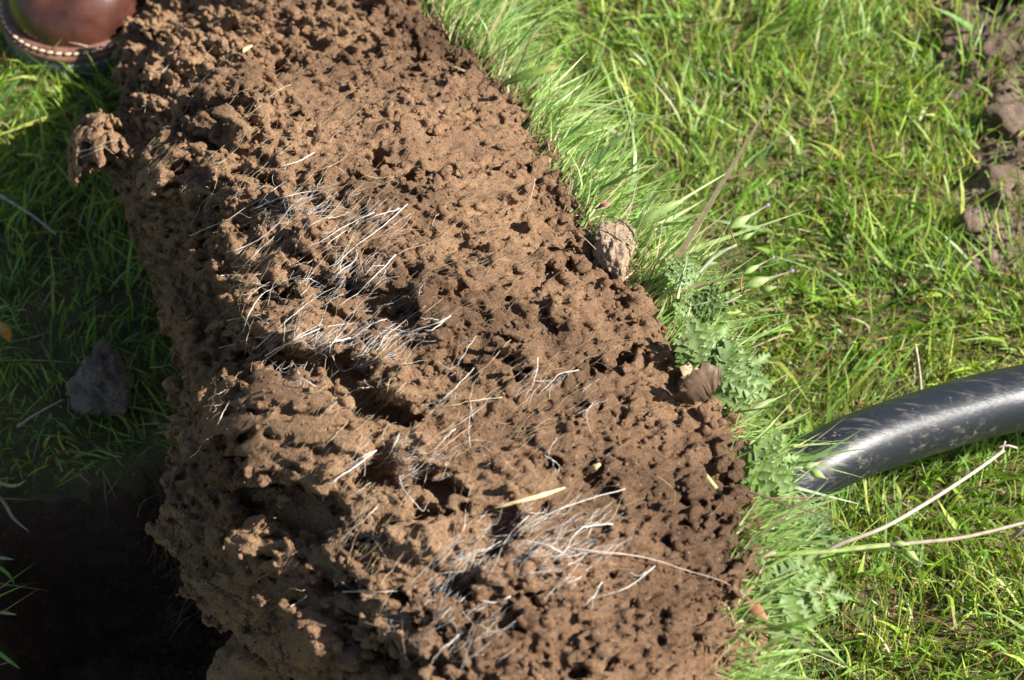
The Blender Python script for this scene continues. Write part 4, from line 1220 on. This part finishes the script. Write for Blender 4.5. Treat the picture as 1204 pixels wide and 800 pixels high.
single('straw', strap_mesh(np.array(root_path([(582, 597), (600, 592), (628, 585), (664, 573)], .004, 14, .0001)), [.0004, .0009, .0008, .0012, .0004], (.75, .58, .3), .3, 4), M_STRAW,
       'golden straw lying flat on the middle of the soil face', 'straw')
single('straw', strap_mesh(np.array(root_path([(690, 556), (698, 550), (706, 545)], .004, 14, .0001)), [.0006, .0018, .0016, .0005], (.7, .55, .3), .3, 4), M_STRAW,
       'small golden husk on the soil face above the golden straw', 'husk')
single('straw', strap_mesh(np.array(root_path([(285, 62), (290, 58), (297, 54)], .004, 14, .0001)), [.0006, .0016, .0014, .0005], (.7, .52, .28), .3, 4), M_STRAW,
       'small golden husk near the far end of the soil block', 'husk')

# ================================================================== BLACK HANDLE
M_BLACK, t_, ns, ls = mat_new('scuffed_black_plastic')
geo = ns.new('ShaderNodeNewGeometry')
mp = N(ns, 'ShaderNodeMapping'); ls.new(geo.outputs['Position'], mp.inputs[0]); mp.inputs['Rotation'].default_value = (0, .2, .3); mp.inputs['Scale'].default_value = (45, 260, 260)
n1 = N(ns, 'ShaderNodeTexNoise', Scale=1.0, Detail=6.0, Roughness=.7); ls.new(mp.outputs[0], n1.inputs['Vector'])
n2 = N(ns, 'ShaderNodeTexNoise', Scale=160.0, Detail=4.0, Roughness=.7); ls.new(geo.outputs['Position'], n2.inputs['Vector'])
ra = ramp(ns, [(.52, 0.0), (.68, .42)]); ls.new(n1.outputs[0], ra.inputs[0])
rb = ramp(ns, [(.62, 0.0), (.69, .6)]); ls.new(n2.outputs[0], rb.inputs[0])
n3 = N(ns, 'ShaderNodeTexNoise', Scale=28.0, Detail=3.0); ls.new(geo.outputs['Position'], n3.inputs['Vector'])
rc = ramp(ns, [(.40, 0.0), (.54, 1.0)]); ls.new(n3.outputs[0], rc.inputs[0])
def mul(a_, b_):
    m_ = ns.new('ShaderNodeMath'); m_.operation = 'MULTIPLY'; ls.new(a_, m_.inputs[0]); ls.new(b_, m_.inputs[1]); return m_.outputs[0]
mxx = ns.new('ShaderNodeMath'); mxx.operation = 'MAXIMUM'; ls.new(mul(ra.outputs[0], rc.outputs[0]), mxx.inputs[0]); ls.new(mul(rb.outputs[0], rc.outputs[0]), mxx.inputs[1])
cc1 = mix_col(ns, ls, mxx.outputs[0], (.013, .016, .022), (.24, .19, .15))
bs = N(ns, 'ShaderNodeBsdfPrincipled'); ls.new(cc1, bs.inputs['Base Color'])
rr1 = ramp(ns, [(0.0, .36), (1.0, .8)]); ls.new(mxx.outputs[0], rr1.inputs[0]); ls.new(rr1.outputs[0], bs.inputs['Roughness'])
bu = N(ns, 'ShaderNodeBump', Strength=.35, Distance=.0008); ls.new(n1.outputs[0], bu.inputs['Height']); ls.new(bu.outputs[0], bs.inputs['Normal'])
oo = ns.new('ShaderNodeOutputMaterial'); ls.new(bs.outputs[0], oo.inputs[0])
hp = smooth_path(A((862, 632, .05), (898, 592, .07), (938, 562, .078), (993, 531, .077), (1072, 502, .065), (1150, 479, .052), (1204, 467, .044), (1320, 445, .03), (1500, 415, .01), (1900, 370, .0)), 60)
hr = np.interp(np.linspace(0, 1, 60), [0, .15, .4, 1], [.0176, .0188, .0205, .0212]) 
V, Q, T = tube_np(hp, hr, 40)
Vn = V.copy(); Vn += .0004 * np.stack([vnoise(V, 40, s) for s in (91, 92, 93)], 1)
hme = mesh_np('tool_handle', Vn, [Q, T]); c = hp[30]
hme.transform(Matrix.Translation(-Vector(c.tolist())))
o = link('tool_handle', hme, M_BLACK); o.location = c.tolist()
tag(o, 'thick scuffed black tubular handle of the digging tool, coming in from the right', 'tool handle')

# ================================================================== BOOT
def plain(name, base, rough, coat=0.0, nscale=60, amp=(.7, 1.25), bump=.2, spec=.5):
    m, t, ns, ls = mat_new(name)
    geo = ns.new('ShaderNodeNewGeometry')
    n = N(ns, 'ShaderNodeTexNoise', Scale=float(nscale), Detail=5.0); ls.new(geo.outputs['Position'], n.inputs['Vector'])
    r = ramp(ns, [(.3, float(amp[0])), (.7, float(amp[1]))]); ls.new(n.outputs[0], r.inputs[0])
    c = mix_col(ns, ls, 1.0, base, r.outputs[0], 'MULTIPLY')
    b = N(ns, 'ShaderNodeBsdfPrincipled', Roughness=rough); ls.new(c, b.inputs['Base Color'])
    b.inputs['Coat Weight'].default_value = coat; b.inputs['Coat Roughness'].default_value = .25; b.inputs['Specular IOR Level'].default_value = spec
    n2 = N(ns, 'ShaderNodeTexNoise', Scale=900.0, Detail=4.0); ls.new(geo.outputs['Position'], n2.inputs['Vector'])
    bp = N(ns, 'ShaderNodeBump', Strength=bump, Distance=.0005); ls.new(n2.outputs[0], bp.inputs['Height']); ls.new(bp.outputs[0], b.inputs['Normal'])
    o = ns.new('ShaderNodeOutputMaterial'); ls.new(b.outputs[0], o.inputs[0]); return m
M_LEATHER = plain('brown_leather', (.062, .0225, .015), .3, .25, 45, (.45, 1.8))
M_WELT = plain('leather_welt', (.19, .09, .065), .55, 0, 120)
M_THREAD = plain('pale_thread', (.68, .5, .34), .7, 0, 300)
M_THREAD2 = plain('yellow_thread', (.55, .45, .22), .7, 0, 300)
M_RUBBER = plain('grey_black_rubber', (.13, .135, .14), .7, 0, 80)
toe = at(79, 83, GZ + .006)
boot = empty('boot', toe, 'brown leather boot toe with pale welt stitching and dark sole, at the upper left', 'boot')
TH = math.radians(-3)
RB = .0600
def half_w(y):
    y = np.asarray(y, float)
    a = RB * np.sqrt(np.clip(1 - ((RB - y) / RB) ** 2, 0, 1))
    b = np.interp(y, [RB, .11, .19, .26, .30], [RB, .058, .043, .041, .036])
    w_ = np.where(y < RB, a, b)
    return w_ * np.sqrt(np.clip((.305 - y) / .03, 0, 1)) ** .8 if True else w_
def bw(P):
    P = np.asarray(P, float) * 1.045 + np.array([0, 0, toe[2]]); c_, s_ = math.cos(TH), math.sin(TH)
    return np.stack([toe[0] + P[..., 0] * c_ - P[..., 1] * s_, toe[1] + P[..., 0] * s_ + P[..., 1] * c_, P[..., 2]], -1)
ts = .152 * (1 - np.cos(np.linspace(0, np.pi, 60)))          # 0 .. 0.304
def outline(off, z):
    """closed outline of the foot print, offset outwards"""
    R = np.stack([half_w(ts), ts], -1); pts = np.vstack([R, (R * [-1, 1])[::-1][1:-1]])
    c_ = pts; t = np.roll(c_, -1, 0) - np.roll(c_, 1, 0); t /= np.linalg.norm(t, axis=1)[:, None] + 1e-9
    nn = np.stack([t[:, 1], -t[:, 0]], -1)
    if nn[5] @ [1, 0] < 0: nn = -nn
    q = c_ + nn * off
    return np.column_stack([q, np.full(len(q), z)])
def shell(rings, cap=True):
    n = len(rings[0]); V = np.vstack(rings); i = np.arange(len(rings) - 1)[:, None] * n; j = np.arange(n)[None]; j2 = (j + 1) % n
    Q = np.stack([i + j, i + j2, i + n + j2, i + n + j], -1).reshape(-1, 4)
    c0 = len(V); V = np.vstack([V, rings[0].mean(0), rings[-1].mean(0)]); jj = np.arange(n)
    T = np.vstack([np.stack([np.full(n, c0), (jj + 1) % n, jj], 1), np.stack([np.full(n, c0 + 1), (len(rings) - 1) * n + jj, (len(rings) - 1) * n + (jj + 1) % n], 1)])
    return bw(V), [Q, T]
V, Fc = shell([outline(-.002, -.012), outline(.0005, -.010), outline(.001, .006), outline(.0, .0075), outline(-.001, .008)])
link('sole', mesh_np('sole', V, Fc), M_RUBBER, boot)
V, Fc = shell([outline(-.004, .0082), outline(.0005, .0082), outline(.0012, .0095), outline(.0010, .0118), outline(-.0005, .0128), outline(-.006, .0132)])
link('welt', mesh_np('welt', V, Fc), M_WELT, boot)
# upper: arches along the foot
ny_ = 70; na_ = 36
yy = .0075 + .145 * (1 - np.cos(np.linspace(0, np.pi, ny_)))
def top_h(y):
    a = .047 * np.clip(1 - ((.06 - y) / .0525) ** 2, 0, 1) ** .5
    b = np.interp(y, [.06, .10, .14, .18, .22, .27, .298], [.047, .058, .082, .115, .13, .13, .10])
    return np.where(y < .06, a, b) + .0002
rings = []
for y in yy:
    wv = max(float(half_w(y)) - .0065, .002)
    if y < .07: wv = min(wv, max(.002, (RB - .007) * math.sqrt(max(0, 1 - ((RB + .001 - y) / (RB - .006)) ** 2))))
    fr = math.sqrt(max(0.0, 1 - max(0, (y - .27) / .03) ** 2))
    an = np.linspace(0, math.pi, na_); c_ = np.cos(an); s_ = np.sin(an)
    ex = .82
    x_ = wv * np.sign(c_) * np.abs(c_) ** ex; z_ = .0125 + top_h(y) * s_ ** ex * max(fr, .2)
    rings.append(np.stack([x_, np.full(na_, y), z_], -1))
V = np.vstack(rings); V[:, 2] += 0
i = np.arange(ny_ - 1)[:, None] * na_; j = np.arange(na_ - 1)[None]
Q = np.stack([i + j, i + j + 1, i + na_ + j + 1, i + na_ + j], -1).reshape(-1, 4)
V = bw(V); V += .0007 * np.stack([vnoise(V, 55, s) for s in (101, 102, 103)], 1)
link('upper', mesh_np('upper', V, Q), M_LEATHER, boot)
# ankle shaft
sh = []
for z, rx, ry, yc in [(.07, .036, .045, .235), (.10, .04, .05, .232), (.14, .043, .052, .232), (.19, .047, .055, .235), (.23, .05, .058, .236), (.232, .046, .054, .236), (.2, .044, .052, .236)]:
    a_ = np.linspace(0, 2 * np.pi, 40, endpoint=False); sh.append(np.stack([rx * np.cos(a_), yc + ry * np.sin(a_), np.full(40, z)], -1))
V, Fc = shell(sh)
link('shaft', mesh_np('shaft', V, Fc), M_LEATHER, boot)
# bead between upper and welt, and the stitches
V, Fc = shell([outline(-.0058, .0125), outline(-.0028, .0135), outline(-.0025, .0155), outline(-.005, .0165)])
link('welt_bead', mesh_np('welt_bead', V, Fc), M_WELT, boot)
def stitches(off, z, spacing, length, rad, mat, tilt, ymax, xmin=-1):
    O = outline(off, z); n = len(O); d = np.linalg.norm(np.roll(O, -1, 0) - O, axis=1); cs = np.concatenate([[0], np.cumsum(d)])
    OO = np.vstack([O, O[:1]]); m = int(cs[-1] / spacing); base = None
    for q in range(m):
        s0 = q * spacing
        f = lambda s_: np.array([np.interp(s_ % cs[-1], cs, OO[:, k]) for k in range(3)])
        a, b_ = f(s0), f(s0 + length)
        if min(a[1], b_[1]) > ymax or a[0] < xmin: continue
        dd = (b_ - a) / (np.linalg.norm(b_ - a) + 1e-9)
        if base is None:
            PP = np.stack([np.linspace(-.5, .5, 7) * length, np.zeros(7), rad * .3 * np.cos(np.linspace(-1.5, 1.5, 7))], -1)
            V_, Q_, T_ = tube_np(PP, rad * np.array([.45, .85, 1, 1.05, 1, .85, .45]), 7)
            base = mesh_np('stitch', V_, [Q_, T_]); base.materials.append(mat)
        o_ = bpy.data.objects.new('stitch', base); COL.objects.link(o_)
        c_ = bw((a + b_) / 2); ang_ = math.atan2(dd[1], dd[0]) + TH
        o_.parent = boot; o_.location = (Vector(c_.tolist()) - boot.location); o_.rotation_euler = (0, 0, ang_ + tilt)
stitches(-.0018, .0150, .0066, .0054, .0011, M_THREAD, .22, .12)
stitches(.0013, .0052, .0072, .0038, .0006, M_THREAD2, 0, .09, .0)
print('all', time.time() - T0, 'polys', sum(len(m.polygons) for m in bpy.data.meshes))
